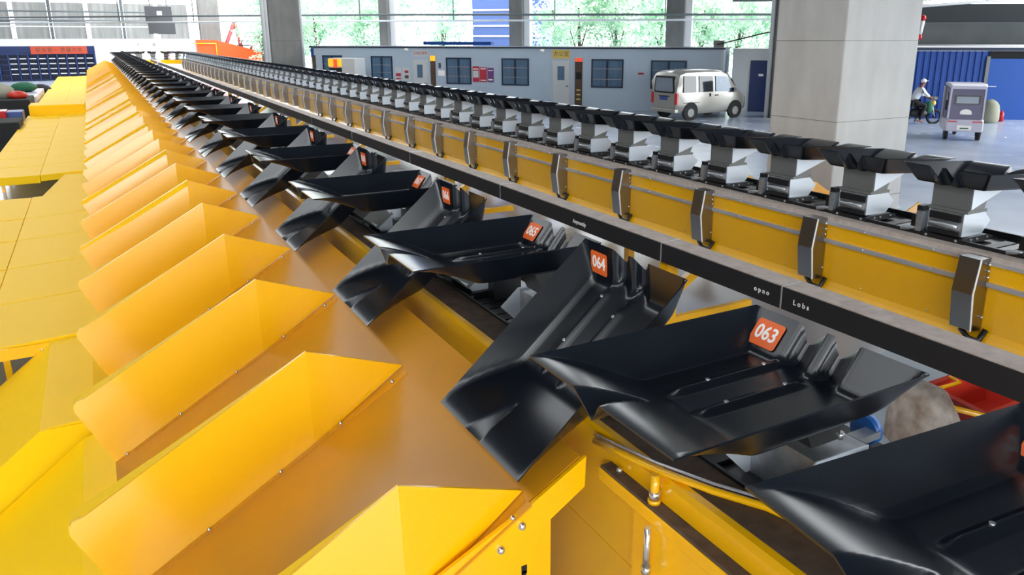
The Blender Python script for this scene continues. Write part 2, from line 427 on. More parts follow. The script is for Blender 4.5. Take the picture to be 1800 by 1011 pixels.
# ------------------------------------------------------------------ chutes on the near line
Y0, PIT = 2.235, 1.345
NCH = 44
FLX = [(1.445, 1.535), (1.225, 1.41), (-.19, .58)]
def sheet(name, pts, y0, y1, m, th=.02, seg=1):
    lo = [(x, z-th) for x, z in pts][::-1]
    return MB().prism(list(pts)+lo, y0, y1).ob(name, m)
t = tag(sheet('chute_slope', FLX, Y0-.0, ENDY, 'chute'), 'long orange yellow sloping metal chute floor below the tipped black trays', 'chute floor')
# divider plates
def divider_mesh():
    P = [(1.225, 1.418), (.728, 1.605), (-.30, 1.02)]
    c = (-.295, .965)
    for k_ in range(1, 6):
        g = math.radians(120+18*k_); P.append((c[0]+.065*math.cos(g), c[1]+.065*math.sin(g)))
    P += [(-.185, .59)]
    def fl(x): return 1.41+(x-1.225)*.5866
    P.append((.728, fl(.728)))
    def sk(x, z, o): return (x, o+.095*max(0, z-fl(x))+.13*max(0, x-.728), z)
    n = len(P); vs = [sk(x, z, -.006) for x, z in P]+[sk(x, z, .006) for x, z in P]
    left = list(range(1, n)); tri = [0, 1, n-1]
    fs = [left[::-1], [n+i for i in left], tri[::-1], [n+i for i in tri]]+[(i, (i+1) % n, n+(i+1) % n, n+i) for i in range(n)]
    return MB().add(vs, fs).mesh('panel', 'yellow')
DIV = divider_mesh()
def flange_mesh():
    mb = MB(); P, L = Vector((.728, .058, 1.60)), Vector((-.36, .058, .985))
    def q(t0, t1, w0, w1, dz=0):
        a = P.lerp(L, t0); b_ = P.lerp(L, t1)
        v = [a, b_, b_+Vector((0, w1, -.01)), a+Vector((0, w0, -.01))]
        lo = [x-Vector((0, 0, .05)) for x in v]
        mb.add(v+lo, [(0, 1, 2, 3), (7, 6, 5, 4), (0, 4, 5, 1), (1, 5, 6, 2), (2, 6, 7, 3), (3, 7, 4, 0)])
    q(0, .60, .0, .075); q(.66, 1.0, .082, .13)
    q(.60, .66, .075, .082); return mb.mesh('top_flange', 'yellow2')
FLG = flange_mesh()
def foot_mesh():
    mb = MB()
    def fl(x): return 1.412+(x-1.225)*.5866
    mb.add([(1.215, -.004, fl(1.215)+.008), (-.185, -.004, fl(-.185)+.008), (-.185, -.034, fl(-.185)+.006), (1.215, -.034, fl(1.215)+.006),
            (1.215, -.004, fl(1.215)-.002), (-.185, -.004, fl(-.185)-.002), (-.185, -.034, fl(-.185)-.002), (1.215, -.034, fl(1.215)-.002)],
           [(3, 2, 1, 0), (4, 5, 6, 7), (2, 3, 7, 6), (0, 1, 5, 4), (1, 2, 6, 5), (3, 0, 4, 7)])
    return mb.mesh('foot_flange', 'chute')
FOOT = foot_mesh()
BOLT1 = MB().ball((0, 0, 0), .011, 8, 5).mesh('bolt', 'bolt')
for k in range(NCH):
    if k == 0: lab = 'upright yellow chute divider plate nearest the camera, beside the bolted end plate'
    elif k < 12: lab = 'upright yellow chute divider plate, %s behind the bolted end plate' % ORD[k]
    else: lab = 'thin looking yellow chute divider plate in the tight far part of the row'
    t = thing('chute_divider', lab, 'chute divider', (0, Y0+k*PIT, 0), 0, 'yellow divider plates of the near chutes')
    p = mesh_ob('panel', DIV, t); p.rotation_euler = (math.radians(random.uniform(-1.5, 1.5)) if k > 3 else 0, 0, 0)
    if k < 30: mesh_ob('top_flange', FLG, t); mesh_ob('foot_flange', FOOT, t)
    if k < 6:
        for x in (1.14, .86, .55, .2, -.12):
            mesh_ob('bolt', BOLT1, t, (x, -.02, 1.412+(x-1.225)*.5866+.012))
# end plate at the near end of the chutes
ep = thing('chute_end_plate', 'bolted yellow end plate closing the near end of the chutes', 'end plate', (0, Y0-.012, 0))
MB().prism([(1.46, 1.54), (1.455, 1.41), (1.302, 1.316), (1.30, 0.0), (1.13, 0.0), (1.13, 1.13), (-.32, .28), (-.32, .52), (.814, 1.225), (1.214, 1.405)], -.012, .004).ob('plate', 'yellow', ep)
for x, z in ((1.175, 1.333), (1.085, 1.262), (.86, 1.20), (.42, .95)):
    MB().ball((x, -.016, z), .017, 10, 6).ob('bolt', 'bolt', ep)
MB().tube([(1.185, -.0125, 1.12), (1.185, -.0135, 1.12)], .012, 10).prism([(1.173, 1.12), (1.197, 1.12), (1.197, 1.155), (1.173, 1.155)], -.0135, -.0125).ob('slot', 'dark', ep)
# support legs under the chutes
for i, yy in enumerate([4.9, 9.0, 13.0]):
    tag(MB().box((1.20, yy, 0), (1.30, yy+.1, 1.30)).ob('support_post', 'yellow'), 'yellow steel leg under the chute floor, %s from the front' % ORD[i], 'support leg', 'legs under the chutes')
tag(MB().prism([(-.17, .60), (-.61, .605), (-1.35, .02), (-.17, .02)], 5.56, 5.58).ob('ramp_side_sheet', 'yellow2'), 'upright yellow sheet between the two lower ramps at the left', 'side sheet')
# lower ramps and decks on the left
def ramp(y0, y1, lab, m='yellow2'):
    pts = [(-.17, .585), (-.30, .62), (-.61, .605), (-1.02, .28), (-1.35, .02)] if y0 > 5 else [(-.17, .585), (-.37, .52), (-.9, .11), (-1.02, .02)]
    return tag(sheet('lower_ramp', pts, y0, y1, m), lab, 'chute ramp', 'lower ramps')
ramp(Y0, 5.50, 'wide yellow ramp running down to the lower left corner')
ramp(5.58, 7.34, 'yellow ramp ending beside the dark opening at the left edge')
tag(MB().prism([(-.3, 14.68), (-.98, 14.68), (-.71, 16.98), (-.3, 16.98)], .55, .60, ax='z').ob('lower_ramp', 'yellow2'), 'yellow plate with a slanting edge beside the upper dark opening', 'chute ramp', 'lower ramps')
dy = [7.36, 8.68, 10.06, 11.5, 12.9]
def deck(y0, y1, lab):
    t_ = thing('collection_deck', lab, 'chute deck', (0, y0, 0), 0, 'flat yellow decks at the chute ends')
    d = y1-y0-.02
    MB().prism([(-.22, .645), (-1.12, .60), (-1.12, .48), (-.22, .52)], 0, d).ob('inner_panel', 'yellow2', t_, bevel=.006)
    MB().prism([(-1.125, .60), (-2.05, .60), (-2.05, .45), (-1.125, .45)], 0, d-.02).ob('outer_panel', 'yellow2', t_, bevel=.006)
    MB().box((-1.95, d/2, 0), (-1.89, d/2+.06, .45)).ob('leg', 'yellow', t_)
    return t_
n_ = 0
ys = dy[:]
yy = 14.2
for a, b_ in zip(dy[:-1], dy[1:]):
    deck(a, b_, 'flat yellow deck above the lower dark opening, %s from the front' % ORD[n_]); n_ += 1
deck(12.9, 14.66, 'flat yellow deck just in front of the upper dark opening')
yy = 17.0; n_ = 0
while yy < 60:
    if not (30.4 < yy < 31.7):
        deck(yy, yy+1.345, 'flat yellow deck beyond the upper dark opening, %s of them' % ORD[n_] if n_ < 12 else 'flat yellow deck in the far narrow part of the left row')
    n_ += 1; yy += 1.345
# raised deck block further back
t = thing('collection_deck', 'raised yellow deck with a tall pale end face in the left row', 'chute deck', (0, 30.82, 0), 0, 'flat yellow decks at the chute ends')
MB().box((-2.0, -.37, .40), (-.4, .93, .92)).ob('outer_panel', 'yellow2', t, bevel=.01)
MB().box((-1.95, .6, 0), (-1.89, .66, .4)).ob('leg', 'yellow', t)
# front lip and frame under the first deck
t = thing('deck_frame', 'yellow lip and legs under the first flat deck at the left edge', 'frame', (0, 7.33, 0))
MB().box((-2.0, 0, .50), (-.52, .015, .60)).ob('lip', 'yellow', t)
for x in (-.95, -1.9): MB().box((x, .3, 0), (x-.05, .35, .5)).ob('leg', 'yellow', t)
MB().ball((-.68, -.006, .55), .012).ob('bolt', 'bolt', t)
for i, x in enumerate((-2.0,)):
    pass

# ------------------------------------------------------------------ near track frame
t = thing('near_track_rail', 'yellow side rail with dusty brown top running beside the near trays', 'rail', (0, 0, 0))
MB().prism([(1.58, 1.10), (1.58, 1.56), (1.595, 1.58), (1.62, 1.585), (1.62, 1.10)], -1.0, ENDY).ob('face', 'yellow', t)
MB().box((1.62, -1.0, 1.55), (1.775, ENDY, 1.588)).ob('top_flange', 'brown', t)
MB().box((1.775, -1, 1.50), (1.79, ENDY, 1.60)).ob('guide_strip', 'blackm', t)
# shift near carriers: track bed
tag(MB().box((1.79, -1.0, 1.44), (2.21, ENDY, 1.484)).ob('near_track_bed', 'darkst'), 'dark steel track bed carrying the near trays', 'track')
tag(MB().box((2.44, -1.0, 1.44), (2.54, ENDY, 1.535)).ob('near_inner_rail', 'blackm'), 'thin black inner rail on the beam side of the near trays', 'rail')
t = thing('lower_side_beam', 'lower yellow side beam with a brown dusty top, bottom right', 'beam', (0, 0, 0))
MB().box((1.523, -1.0, 1.417), (1.579, 2.22, 1.47)).ob('face', 'yellow', t, bevel=.004)
MB().box((1.527, -1.0, 1.471), (1.579, 2.21, 1.484)).ob('top_flange', 'brown', t)
MB().ball((1.56, 2.13, 1.492), .013).ob('bolt', 'bolt', t)
t = thing('machine_cladding', 'flat yellow side panel below the lower beam, bottom of the picture', 'panel', (0, 0, 0))
MB().box((1.535, -1.0, .15), (1.555, 2.0, 1.414)).ob('sheet', 'yellow', t)
MB().box((1.585, 1.9, .15), (1.60, 3.3, 1.09)).ob('sheet', 'yellow', t)
for y_, z_ in ((1.86, .98), (1.62, .95), (1.2, .9)): MB().ball((1.532, y_, z_), .011).ob('bolt', 'bolt', t)
t = thing('guard_rod', 'curved yellow guard rod on short posts along the near track', 'guard rail', (0, 0, 0))
rod = [(1.545, 2.28, 1.55), (1.56, 2.1, 1.575), (1.575, 1.92, 1.60), (1.66, 1.72, 1.60), (1.75, 1.56, 1.60), (1.775, 1.42, 1.61), (1.80, 1.28, 1.61), (1.82, 1.0, 1.61)]
MB().tube(rod, .014, 10).ob('rod', 'yellow', t)
MB().tube([(x+.016, y_+.02, z_+.012) for x, y_, z_ in rod], .006, 6).ob('edge_trim', 'alu', t)
MB().tube([(1.553, 1.905, 1.484), (1.553, 1.905, 1.598)], .016, 12).ob('post', 'yellow', t)
MB().tube([(1.553, 1.905, 1.484), (1.553, 1.905, 1.50)], .024, 12).ob('collar', 'yellow', t)
MB().tube([(1.553, 1.905, 1.502), (1.553, 1.905, 1.532)], .022, 8).ob('nut', 'bolt', t)
MB().tube([(1.50, 1.87, 1.25), (1.50, 1.87, 1.42)], [.013, .013], 10).tube([(1.50, 1.87, 1.235), (1.50, 1.87, 1.26)], .018, 10).ob('long_bolt', 'bolt', t)
MB().tube([(1.80, 1.30, 1.3), (1.80, 1.30, 1.605)], .018, 12).ob('post', 'yellow', t)

# ------------------------------------------------------------------ middle duct
DX0, DX1, DZ0, DZ1 = 3.555, 3.735, 1.455, 1.60
joints = [-1.0, 3.21, 4.41]+[4.41+2.7*i for i in range(1, 22)]
for i in range(len(joints)-1):
    a, b_ = joints[i], joints[i+1]
    lab = 'black cable duct section with a dusty top between the two lines, %s from the right' % ORD[i] if i < 8 else 'black cable duct section in the far part between the lines'
    t = thing('cable_duct', lab, 'cable duct', (0, a, 0), 0, 'cable duct sections')
    MB().box((DX0, 0, DZ0), (DX1, b_-a-.004, DZ1-.002)).ob('trunking', 'duct', t)
    MB().box((DX0+.004, 0, DZ1-.001), (DX1, b_-a-.004, DZ1+.006)).ob('cover', 'dust', t)
    if i: MB().box((DX0-.003, -.006, DZ0), (DX1, .004, DZ1+.009)).ob('joint_strip', 'alu', t)
    if i == 1: d1 = t
    if i == 2: d2 = t
    if i == 0: d0 = t
RL = lambda y_, z_: frame((0, -1, 0), (0, 0, 1), (DX0-.001, y_, z_))
text('o p n o', .045, 'number_ink', d1, RL(.165, DZ1-.075), bold=.001)
text('L o b s', .045, 'number_ink', d0, RL(4.21-.16, DZ1-.075), bold=.001)
text('Anymotdp', .05, 'number_ink', d2, RL(1.15, DZ1-.085), bold=.001)
# frames holding the duct
for i, y_ in enumerate([-.2, 4.35, 8.6, 12.9, 17.2, 21.5, 26]):
    t = thing('duct_support', 'yellow post and brace under the black duct, %s from the right' % ORD[i], 'support frame', (0, y_, 0), 0, 'yellow frames under the duct')
    MB().box((3.58, 0, 0), (3.68, .1, DZ0)).ob('post', 'yellow', t)
    MB().prism([(3.68, 1.15), (3.68, 1.24), (4.02, 1.45), (4.14, 1.45)], .02, .07).ob('brace', 'yellow', t)
    MB().box((3.68, .02, .93), (4.5, .07, .995)).ob('cross_member', 'yellow', t)
    

# ------------------------------------------------------------------ far line body
PX = 5.72
BRY = [3.16-1.53*2+1.53*i for i in range(41)]
def panel_mesh(L):
    return MB().prism([(PX, 1.46), (PX, .90), (PX-.03, .86), (PX-.20, .55), (PX-.19, .545), (PX-.015, .85), (PX+.02, .90), (PX+.02, 1.46)], 0, L).mesh('sheet', 'yellow')
PM = panel_mesh(1.526)
RM1 = MB().box((PX-.03, .0, 1.437), (PX, 1.36, 1.462)).mesh('upper_bar', 'alu'); RM2 = MB().box((PX-.032, .0, 1.272), (PX, 1.36, 1.30)).box((PX-.026, 0, 1.262), (PX, 1.36, 1.272)).mesh('lower_bar', 'alu')
SCR = [MB().ball((PX-a_, y_, z_), .009, 6, 4).mesh('screw', 'bolt') for y_ in (.35, 1.0) for a_, z_ in ((.033, 1.448), (.035, 1.287), (.006, .93))]
chev = [(-.17, .90-.9), (-.145, -.0), (0, 0), (0, .6), (-.14, .6), (-.19, .30)]
BC = MB().prism([(PX-.145, .925), (PX-.005, .905), (PX-.005, 1.49), (PX-.14, 1.49), (PX-.185, 1.22)], 0, .165).mesh('cover', 'bracket')
BD = MB().prism([(PX-.147, .923), (PX-.187, 1.22), (PX-.187, 1.13), (PX-.150, .923)], .0, .16).mesh('trim', 'plate')
BE = MB().prism([(PX-.149, .92), (PX-.135, .92), (PX-.172, 1.22), (PX-.128, 1.492), (PX-.143, 1.492), (PX-.189, 1.22)], -.006, .0).mesh('edge_trim', 'white')
BB = [MB().ball((PX-.03, -.008, z_), .012, 6, 4).mesh('bolt', 'bolt') for z_ in (1.44, 1.39, 1.02, 1.34)]
BCB = MB().tube([(PX-.1, .10, .91), (PX-.12, .02, .86), (PX-.06, -.03, .84), (PX-.02, -.05, .93)], .022, 8).mesh('cable', 'blackm')
for i, y_ in enumerate(BRY):
    lab = ('steel bracket cover on the far yellow side, %s from the right edge' % ORD[i-1]) if 1 <= i < 14 else 'small steel bracket cover in the far packed part of the row'
    if i == 0: lab = 'steel bracket cover outside the right edge'
    if i >= 1:
        t = thing('bracket_cover', lab, 'bracket', (0, y_, 0), 0, 'steel bracket covers along the far line')
        mesh_ob('cover', BC, t); mesh_ob('edge_trim', BE, t)
        if i < 16:
            mesh_ob('cable', BCB, t)
            for m_ in BB: mesh_ob('bolt', m_, t)
    lab = ('yellow side panel with two steel bars, between the %s and next bracket from the right' % ORD[i-1]) if 1 <= i < 14 else 'narrow yellow side panel in the far part of the far line'
    if i == 0: lab = 'yellow side panel cut by the right edge, before the first bracket'
    t = thing('line_side_panel', lab, 'side panel', (0, y_+.002, 0), 0, 'yellow side panels of the far line')
    mesh_ob('sheet', PM, t); mesh_ob('upper_bar', RM1, t, (0, .165, 0)); mesh_ob('lower_bar', RM2, t, (0, .165, 0))
    if i < 12:
        for m_ in SCR: mesh_ob('screw', m_, t, (0, .1, 0))
tag(MB().box((PX+.0, -1, 1.462), (PX+.13, ENDY, 1.50)).ob('far_top_flange', 'dust'), 'dusty brown top flange along the far yellow side', 'flange')
tag(MB().prism([(PX+.13, 1.45), (PX+.15, 1.45), (PX+.155, 1.53), (PX+.13, 1.53)], -1, ENDY).ob('far_track_rail', 'blackm'), 'black guide rail in front of the far tray pedestals', 'rail')
tag(MB().box((PX+.15, -1, 1.42), (6.40, ENDY, 1.484)).ob('far_track_bed', 'darkst'), 'dark steel track bed under the far trays', 'track')
tag(MB().box((6.41, -1, 1.40), (6.43, ENDY, 1.53)).ob('far_outer_rail', 'blackm'), 'black outer rail behind the far tray pedestals', 'rail')
# far line chute dividers poking up behind
for i in range(14):
    t = thing('far_chute_divider', 'yellow divider tip poking up behind the far track, %s from the right' % ORD[i], 'chute divider', (FARX+NEARX-0.0, 2.17+1.32*i, -.13), PI, 'yellow divider tips behind the far track')
    mesh_ob('panel', DIV, t)
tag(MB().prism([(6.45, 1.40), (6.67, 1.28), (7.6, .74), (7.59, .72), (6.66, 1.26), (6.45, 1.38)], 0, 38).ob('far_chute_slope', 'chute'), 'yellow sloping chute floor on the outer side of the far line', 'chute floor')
# legs under the far line
for i, y_ in enumerate([2.0, 8, 14, 20, 28]):
    tag(MB().box((5.9, y_, 0), (6.0, y_+.1, 1.42)).ob('support_post', 'yellow'), 'yellow leg under the far line, %s from the right' % ORD[i], 'support leg', 'legs under the far line')
# curved end bed
mb = MB(); vs = []; N = 24
for i in range(N+1):
    a = PI*i/N
    for r in (R_-.3, R_+.3):
        for z_ in (1.2, 1.484): vs.append((cxm+r*math.cos(a), ENDY+.2+r*math.sin(a), z_))
fs = []
for i in range(N):
    o = i*4; q = o+4
    fs += [(o, q, q+1, o+1), (o+2, o+3, q+3, q+2), (o+1, q+1, q+3, o+3), (o, o+2, q+2, q)]
tag(mb.add(vs, fs).ob('curved_track_bed', 'yellow'), 'curved track bed joining the two lines at the far end', 'track')

# bits seen through the gap at the right: box, hoses, yellow hook frame, red tray
t = thing('junction_cabinet', 'dark grey cabinet post below the duct with ribbed hoses, right edge', 'cabinet', (0, 0, 0))
MB().box((3.30, 1.28, .55), (3.36, 1.52, 1.44)).box((3.38, 1.05, .55), (3.52, 1.46, 1.44)).ob('cabinet', 'greyp', t)
for i, y_ in enumerate((1.30, 1.16, 1.02)):
    pts = [(3.34, y_, .8), (3.34, y_, 1.30), (3.37, y_-.01, 1.40), (3.45, y_-.03, 1.45), (3.52, y_-.04, 1.46)]
    dense = []
    for q in range(len(pts)-1):
        for s_ in range(8): dense.append(Vector(pts[q]).lerp(Vector(pts[q+1]), s_/8))
    MB().tube(dense, [.03 if z % 2 else .023 for z in range(len(dense))], 8).ob('ribbed_hose', 'greyp', t)
t = thing('work_table', 'blue grey work table between the lines near the right edge', 'table', (3.7, 1.9, 0))
MB().box((0, 0, .72), (1.7, 1.6, .75)).ob('top', 'office', t)
for x, y_ in ((.05, .05), (1.6, .05), (.05, 1.5), (1.6, 1.5)): MB().box((x, y_, 0), (x+.05, y_+.05, .72)).ob('leg', 'greyp', t)
mb = MB()
A_ = [(0, 0, 0), (.55, 0, 0), (.6, .36, 0), (.05, .36, 0)]; B_ = [(-.08, -.04, .24), (.62, -.04, .24), (.68, .42, .24), (-.02, .42, .24)]
C2 = [(-.03, .0, .24), (.57, .0, .24), (.63, .38, .24), (.02, .38, .24)]; D_ = [(.03, .03, .03), (.52, .03, .03), (.56, .33, .03), (.08, .33, .03)]
tag(mb.add(A_+B_+C2+D_, [(3, 2, 1, 0)]+[(i, (i+1) % 4, 4+(i+1) % 4, 4+i) for i in range(4)]+[(4+i, 4+(i+1) % 4, 8+(i+1) % 4, 8+i) for i in range(4)]+[(8+i, 8+(i+1) % 4, 12+(i+1) % 4, 12+i) for i in range(4)]+[(12, 13, 14, 15)]).ob('red_bin', 'red', None, (4.3, 2.25, .752)), 'red plastic bin on the blue grey table near the right edge', 'bin')
tag(MB().tube([(0, 0, 0), (0, 0, .06), (.02, 0, .22), (.0, .02, .36), (.02, .02, .42)], [.12, .19, .2, .15, .10], 9).ob('brown_sack', 'sackbrown', None, (3.92, 2.42, .752)), 'crumpled brown sack on the blue grey table', 'sack')
t = thing('hook_frame', 'thin yellow rod frame standing on the blue grey table', 'rod frame', (0, 0, 0))
MB().tube([(4.04, 2.585, 1.0), (4.49, 2.556, 1.0), (4.52, 2.64, 1.0)], .012, 8).ob('rod', 'yellow', t)
MB().tube([(4.0, 2.72, .99), (4.22, 2.2, .99)], .018, 8).ob('rod', 'yellow', t)
MB().tube([(3.78, 2.40, 1.0), (4.10, 2.44, 1.0)], .010, 8).ob('rod', 'yellow', t)
MB().tube([(4.04, 2.60, .752), (4.04, 2.60, 1.0)], .010, 8).ob('rod', 'yellow', t)

# ------------------------------------------------------------------ big column and others
def column(name, x0, y0, x1, y1, z1, m, lab, pipe=None):
    t_ = thing(name, lab, 'column', (x0, y0, 0))
    MB().box((0, 0, 0), (x1-x0, y1-y0, z1)).ob('shaft', m, t_, bevel=.02)
    return t_
t = column('concrete_column', 8.5, 6.98, 10.0, 8.17, 12, 'conc_l', 'big square concrete column in front of the blue wall')
for z_ in (.9, 2.0, 3.05, 3.6):
    MB().box((-.004, -.004, z_), (1.504, 1.194, z_+.006)).ob('formwork_line', 'conc_d', t)
t = thing('concrete_column', 'grey concrete column left of the site office', 'column', (7.70, 40, 0))
MB().box((0, 0, 0), (1.42, 1.2, 12)).ob('shaft', 'conc_d', t, bevel=.02)
MB().box((-.003, -.003, 1.6), (1.423, 1.203, 1.615)).box((-.003, -.003, 2.9), (1.423, 1.203, 2.93)).ob('formwork_line', 'slab', t)
MB().tube([(1.50, .1, 0), (1.50, .1, 12)], .07, 10).ob('drain_pipe', 'wpipe', t)
MB().tube([(-.12, .1, 0), (-.12, .1, 12)], .08, 10).ob('drain_pipe', 'wpipe', t)
# facade columns, parallel to the site office
def fcol(s, off, wd, lab, m='conc_d', strip=True):
    p = fp(s, off); t_ = thing('facade_column', lab, 'column', p, FR, 'facade columns')
    MB().box((-wd/2, 0, 0), (wd/2, .7, 12)).ob('shaft', m, t_)
    if strip: MB().box((wd/2+.01, .3, 0), (wd/2+.35, .8, 12)).ob('pale_strip', 'white', t_)
    return t_
fcol(-.6, 8.4, .55, 'slim grey facade column above the left part of the office')
fcol(7.65, 8.4, .75, 'grey facade column above the middle of the office')
fcol(16.5, 8.4, .95, 'grey facade column above the office, left of the van')
t = column('facade_column', 7.9, 69, 9.4, 70, 12, 'conc_d', 'dark grey column behind the orange conveyor')
fcol(25, 8.4, .9, 'grey facade column hidden beside the big column')
t = thing('concrete_column', 'two tone concrete column behind the parked van', 'column', (23.0, 22.1, 0), FR+.25)
MB().box((0, 0, 0), (.75, .95, 12)).ob('shaft', 'conc_d', t, bevel=.01)
MB().tube([(-.1, .35, 0), (-.1, .35, 12)], .09, 8).ob('drain_pipe', 'wpipe', t)
# pipes along the facade
t = thing('pipe_run', 'pair of thin grey pipes running across above the office', 'pipe', fp(0, 8.2), FR)
MB().tube([(-40, 0, 4.45), (0, 0, 4.35), (30, 0, 4.12)], .06, 8).ob('pipe', 'pipe', t)
MB().tube([(-40, 0, 4.05), (0, 0, 4.0), (30, 0, 3.93)], .05, 8).ob('pipe', 'wpipe', t)
for s_ in range(-38, 30, 6): MB().tube([(s_, 0, 4.0), (s_, 0, 12)], .03, 6).ob('hanger', 'pipe', t)
t = thing('upper_beam', 'grey beam at the top right between the columns', 'beam', fp(14, 7.5), FR)
MB().box((0, 0, 5.0), (40, .4, 5.5)).ob('beam', 'conc_d', t)

# ------------------------------------------------------------------ site office
off = thing('site_office', 'long pale blue grey cabin office with dark roof edge', 'office cabin', A0, FR)
MB().box((0, 0, 0), (19.8, 3.0, 2.60)).ob('wall_panel', 'office', off)
MB().box((-.05, -.06, 2.60), (19.85, 3.1, 2.67)).ob('roof_edge', 'navy', off)
MB().box((19.70, -.012, 0), (19.78, 0, 2.6)).ob('corner_trim', 'door', off)
wins = [(.64, 1.73, 1.20, 2.24), (3.31, 4.44, 1.1, 2.22), (7.23, 8.48, .98, 2.18), (9.98, 11.28, .97, 2.17), (14.17, 15.59, .95, 2.17), (16.79, 18.29, .95, 2.14)]
for (a, b_, z0, z1) in wins:
    wf = MB()
    wf.box((a, -.05, z0), (b_, 0, z0+.06)).box((a, -.05, z1-.06), (b_, 0, z1)).box((a, -.05, z0+.06), (a+.06, 0, z1-.06)).box((b_-.06, -.05, z0+.06), (b_, 0, z1-.06))
    mid = (a+b_)/2; wf.box((mid-.05, -.045, z0+.06), (mid+.05, 0, z1-.06))
    wf = wf.ob('window', 'navy', off)
    MB().box((a+.06, -.018, z0+.06), (b_-.06, -.004, z1-.06)).ob('pane', 'glassb', wf)
    MB().box((a+.06, -.055, z1-.42), (b_-.06, -.045, z1-.40)).box((a+.06, -.055, z0+.36), (b_-.06, -.045, z0+.375)).ob('security_bar', 'alu', wf)
def odoor(a, b_, wx0, wx1, wz0, wz1):
    d = MB().box((a, -.04, .02), (b_, 0, 2.08)).box((a-.05, -.03, 0), (a-.01, 0, 2.13)).box((b_+.01, -.03, 0), (b_+.05, 0, 2.13)).ob('door', 'door', off)
    MB().box((wx0, -.055, wz0), (wx1, -.04, wz1)).ob('pane', 'glassb', d)
    MB().box((b_-.16, -.08, .98), (b_-.04, -.04, 1.01)).ob('handle', 'blackm', d)
odoor(5.56, 6.25, 5.75, 6.02, 1.25, 1.85); odoor(12.42, 13.18, 12.63, 12.95, 1.25, 1.85)
def flat(name, lab, cat, s0, s1, z0, z1, m, txt=None, tm='number_ink', ts=.2, grp=None, extra=()):
    o = tag(MB().box((0, -.02, 0), (s1-s0, -.002, z1-z0)).ob(name, m, None, fp(s0, -.003, z0), FR), lab, cat, grp)
    for (a, b_, c_, d, m2) in extra:
        MB().box((a, -.026, c_), (b_, -.0205, d)).ob('print', m2, o)
    if txt:
        text(txt, ts, tm, o, frame((1, 0, 0), (0, 0, 1), ((s1-s0)/2, -.021, (z1-z0)/2)), ext=.001)
    return o
flat('name_sign', 'mustard name sign above the right hand office door', 'sign', 12.38, 13.19, 2.18, 2.55, 'sticker_y', '办公室', 'brown', .24)
flat('name_sign', 'pale name sign with red characters above the left office door', 'sign', 5.52, 6.33, 2.22, 2.50, 'door', '区域经理室', 'poster_r', .145)
flat('light_strip', 'tall dark sign strip with amber top beside the left door', 'sign', 6.42, 6.68, .7, 2.26, 'brown', extra=[(0, .26, 1.32, 1.56, 'amber')])
flat('light_strip', 'tall dark sign strip with red top beside the right door', 'sign', 13.42, 13.76, .1, 2.21, 'brown', extra=[(0, .34, 1.95, 2.11, 'redlit'), (.05, .29, 1.2, 1.5, 'dark'), (.08, .26, .3, .36, 'sticker_y'), (.08, .26, .5, .56, 'sticker_y'), (.08, .26, .7, .76, 'sticker_y')])
flat('wall_poster', 'pink and white poster left of the crimson one', 'poster', 8.55, 8.86, 1.10, 1.80, 'poster_r', extra=[(.02, .29, .2, .5, 'door'), (.02, .29, .56, .60, 'number_ink')])
flat('wall_poster', 'crimson poster between the pink and the plum one', 'poster', 8.90, 9.24, 1.10, 1.76, 'poster_r', extra=[(.04, .3, .57, .62, 'number_ink'), (.04, .3, .06, .1, 'number_ink')])
flat('wall_poster', 'plum poster right of the crimson one', 'poster', 9.28, 9.58, 1.10, 1.74, 'poster_p', extra=[(.04, .26, .5, .54, 'number_ink'), (.04, .26, .08, .14, 'number_ink')])
flat('wall_poster', 'notice board with red print left of the left office door', 'poster', 4.58, 4.9, 1.1, 1.72, 'door', extra=[(.03, .29, .2, .34, 'poster_r'), (.03, .29, .06, .12, 'poster_r')])
flat('wall_poster', 'notice with dark red print next to the left office door', 'poster', 4.97, 5.36, 1.15, 1.70, 'door', extra=[(.1, .3, .3, .42, 'poster_r'), (.1, .3, .05, .2, 'brown')])
flat('fire_notice', 'tiny red notice on the office wall left of the van', 'notice', 16.24, 16.48, 1.54, 1.61, 'taillight')
flat('white_board', 'white paper sheet right of the amber topped strip', 'notice', 6.80, 7.15, 1.35, 1.6, 'number_ink')
flat('door_plate', 'small dark plate right of the amber topped strip', 'notice', 6.84, 6.95, 1.7, 1.93, 'signgrey')
flat('side_poster', 'narrow dark poster at the left end of the office', 'poster', .06, .24, 1.5, 2.24, 'brown')
flat('blue_notice', 'small blue notice at the upper left end of the office', 'notice', -.0, .16, 2.15, 2.57, 'platebl')
for s_, lb in ((5.28, 'white security camera under the roof edge near the left door'), (11.95, 'white security camera under the roof edge near the right door')):
    t = thing('security_camera', lb, 'camera', fp(s_, -.01, 2.5), FR)
    MB().tube([(0, 0, 0), (0, -.12, 0)], .02, 6).ob('arm', 'greyp', t); MB().tube([(-.08, -.16, .03), (.08, -.16, .03)], .06, 8).ob('housing', 'number_ink', t)
tag(MB().box((0, 0, 0), (.42, .35, .28)).ob('roof_unit', 'greyp', None, fp(19.34, .1, 2.68), FR), 'small grey box on the right end of the office roof', 'box')
tag(MB().tube([fp(19.5, .1, 2.8), (23.5, 22.6, 3.35)], .03, 6).ob('slanting_cable', 'blackm'), 'dark cable slanting from the office roof to the column', 'cable')
tag(MB().box((0, 0, 0), (3.6, .4, .16)).ob('blue_awning', 'bluedoor', None, fp(5.0, 2.2, 2.72), FR), 'light blue sheet seen above the office roof', 'awning')
# cabin beside the office with blue door
t = thing('side_cabin', 'white cabin with a navy door behind the van', 'cabin', fp(20.1, .9), FR)
MB().box((0, 0, 0), (3.2, 2.5, 2.62)).ob('wall_panel', 'door', t)
d = MB().box((.75, -.03, .02), (1.6, 0, 2.15)).ob('door', 'navyshelf', t); MB().box((1.1, -.04, 1.5), (1.3, -.03, 1.6)).ob('plate', 'number_ink', d)
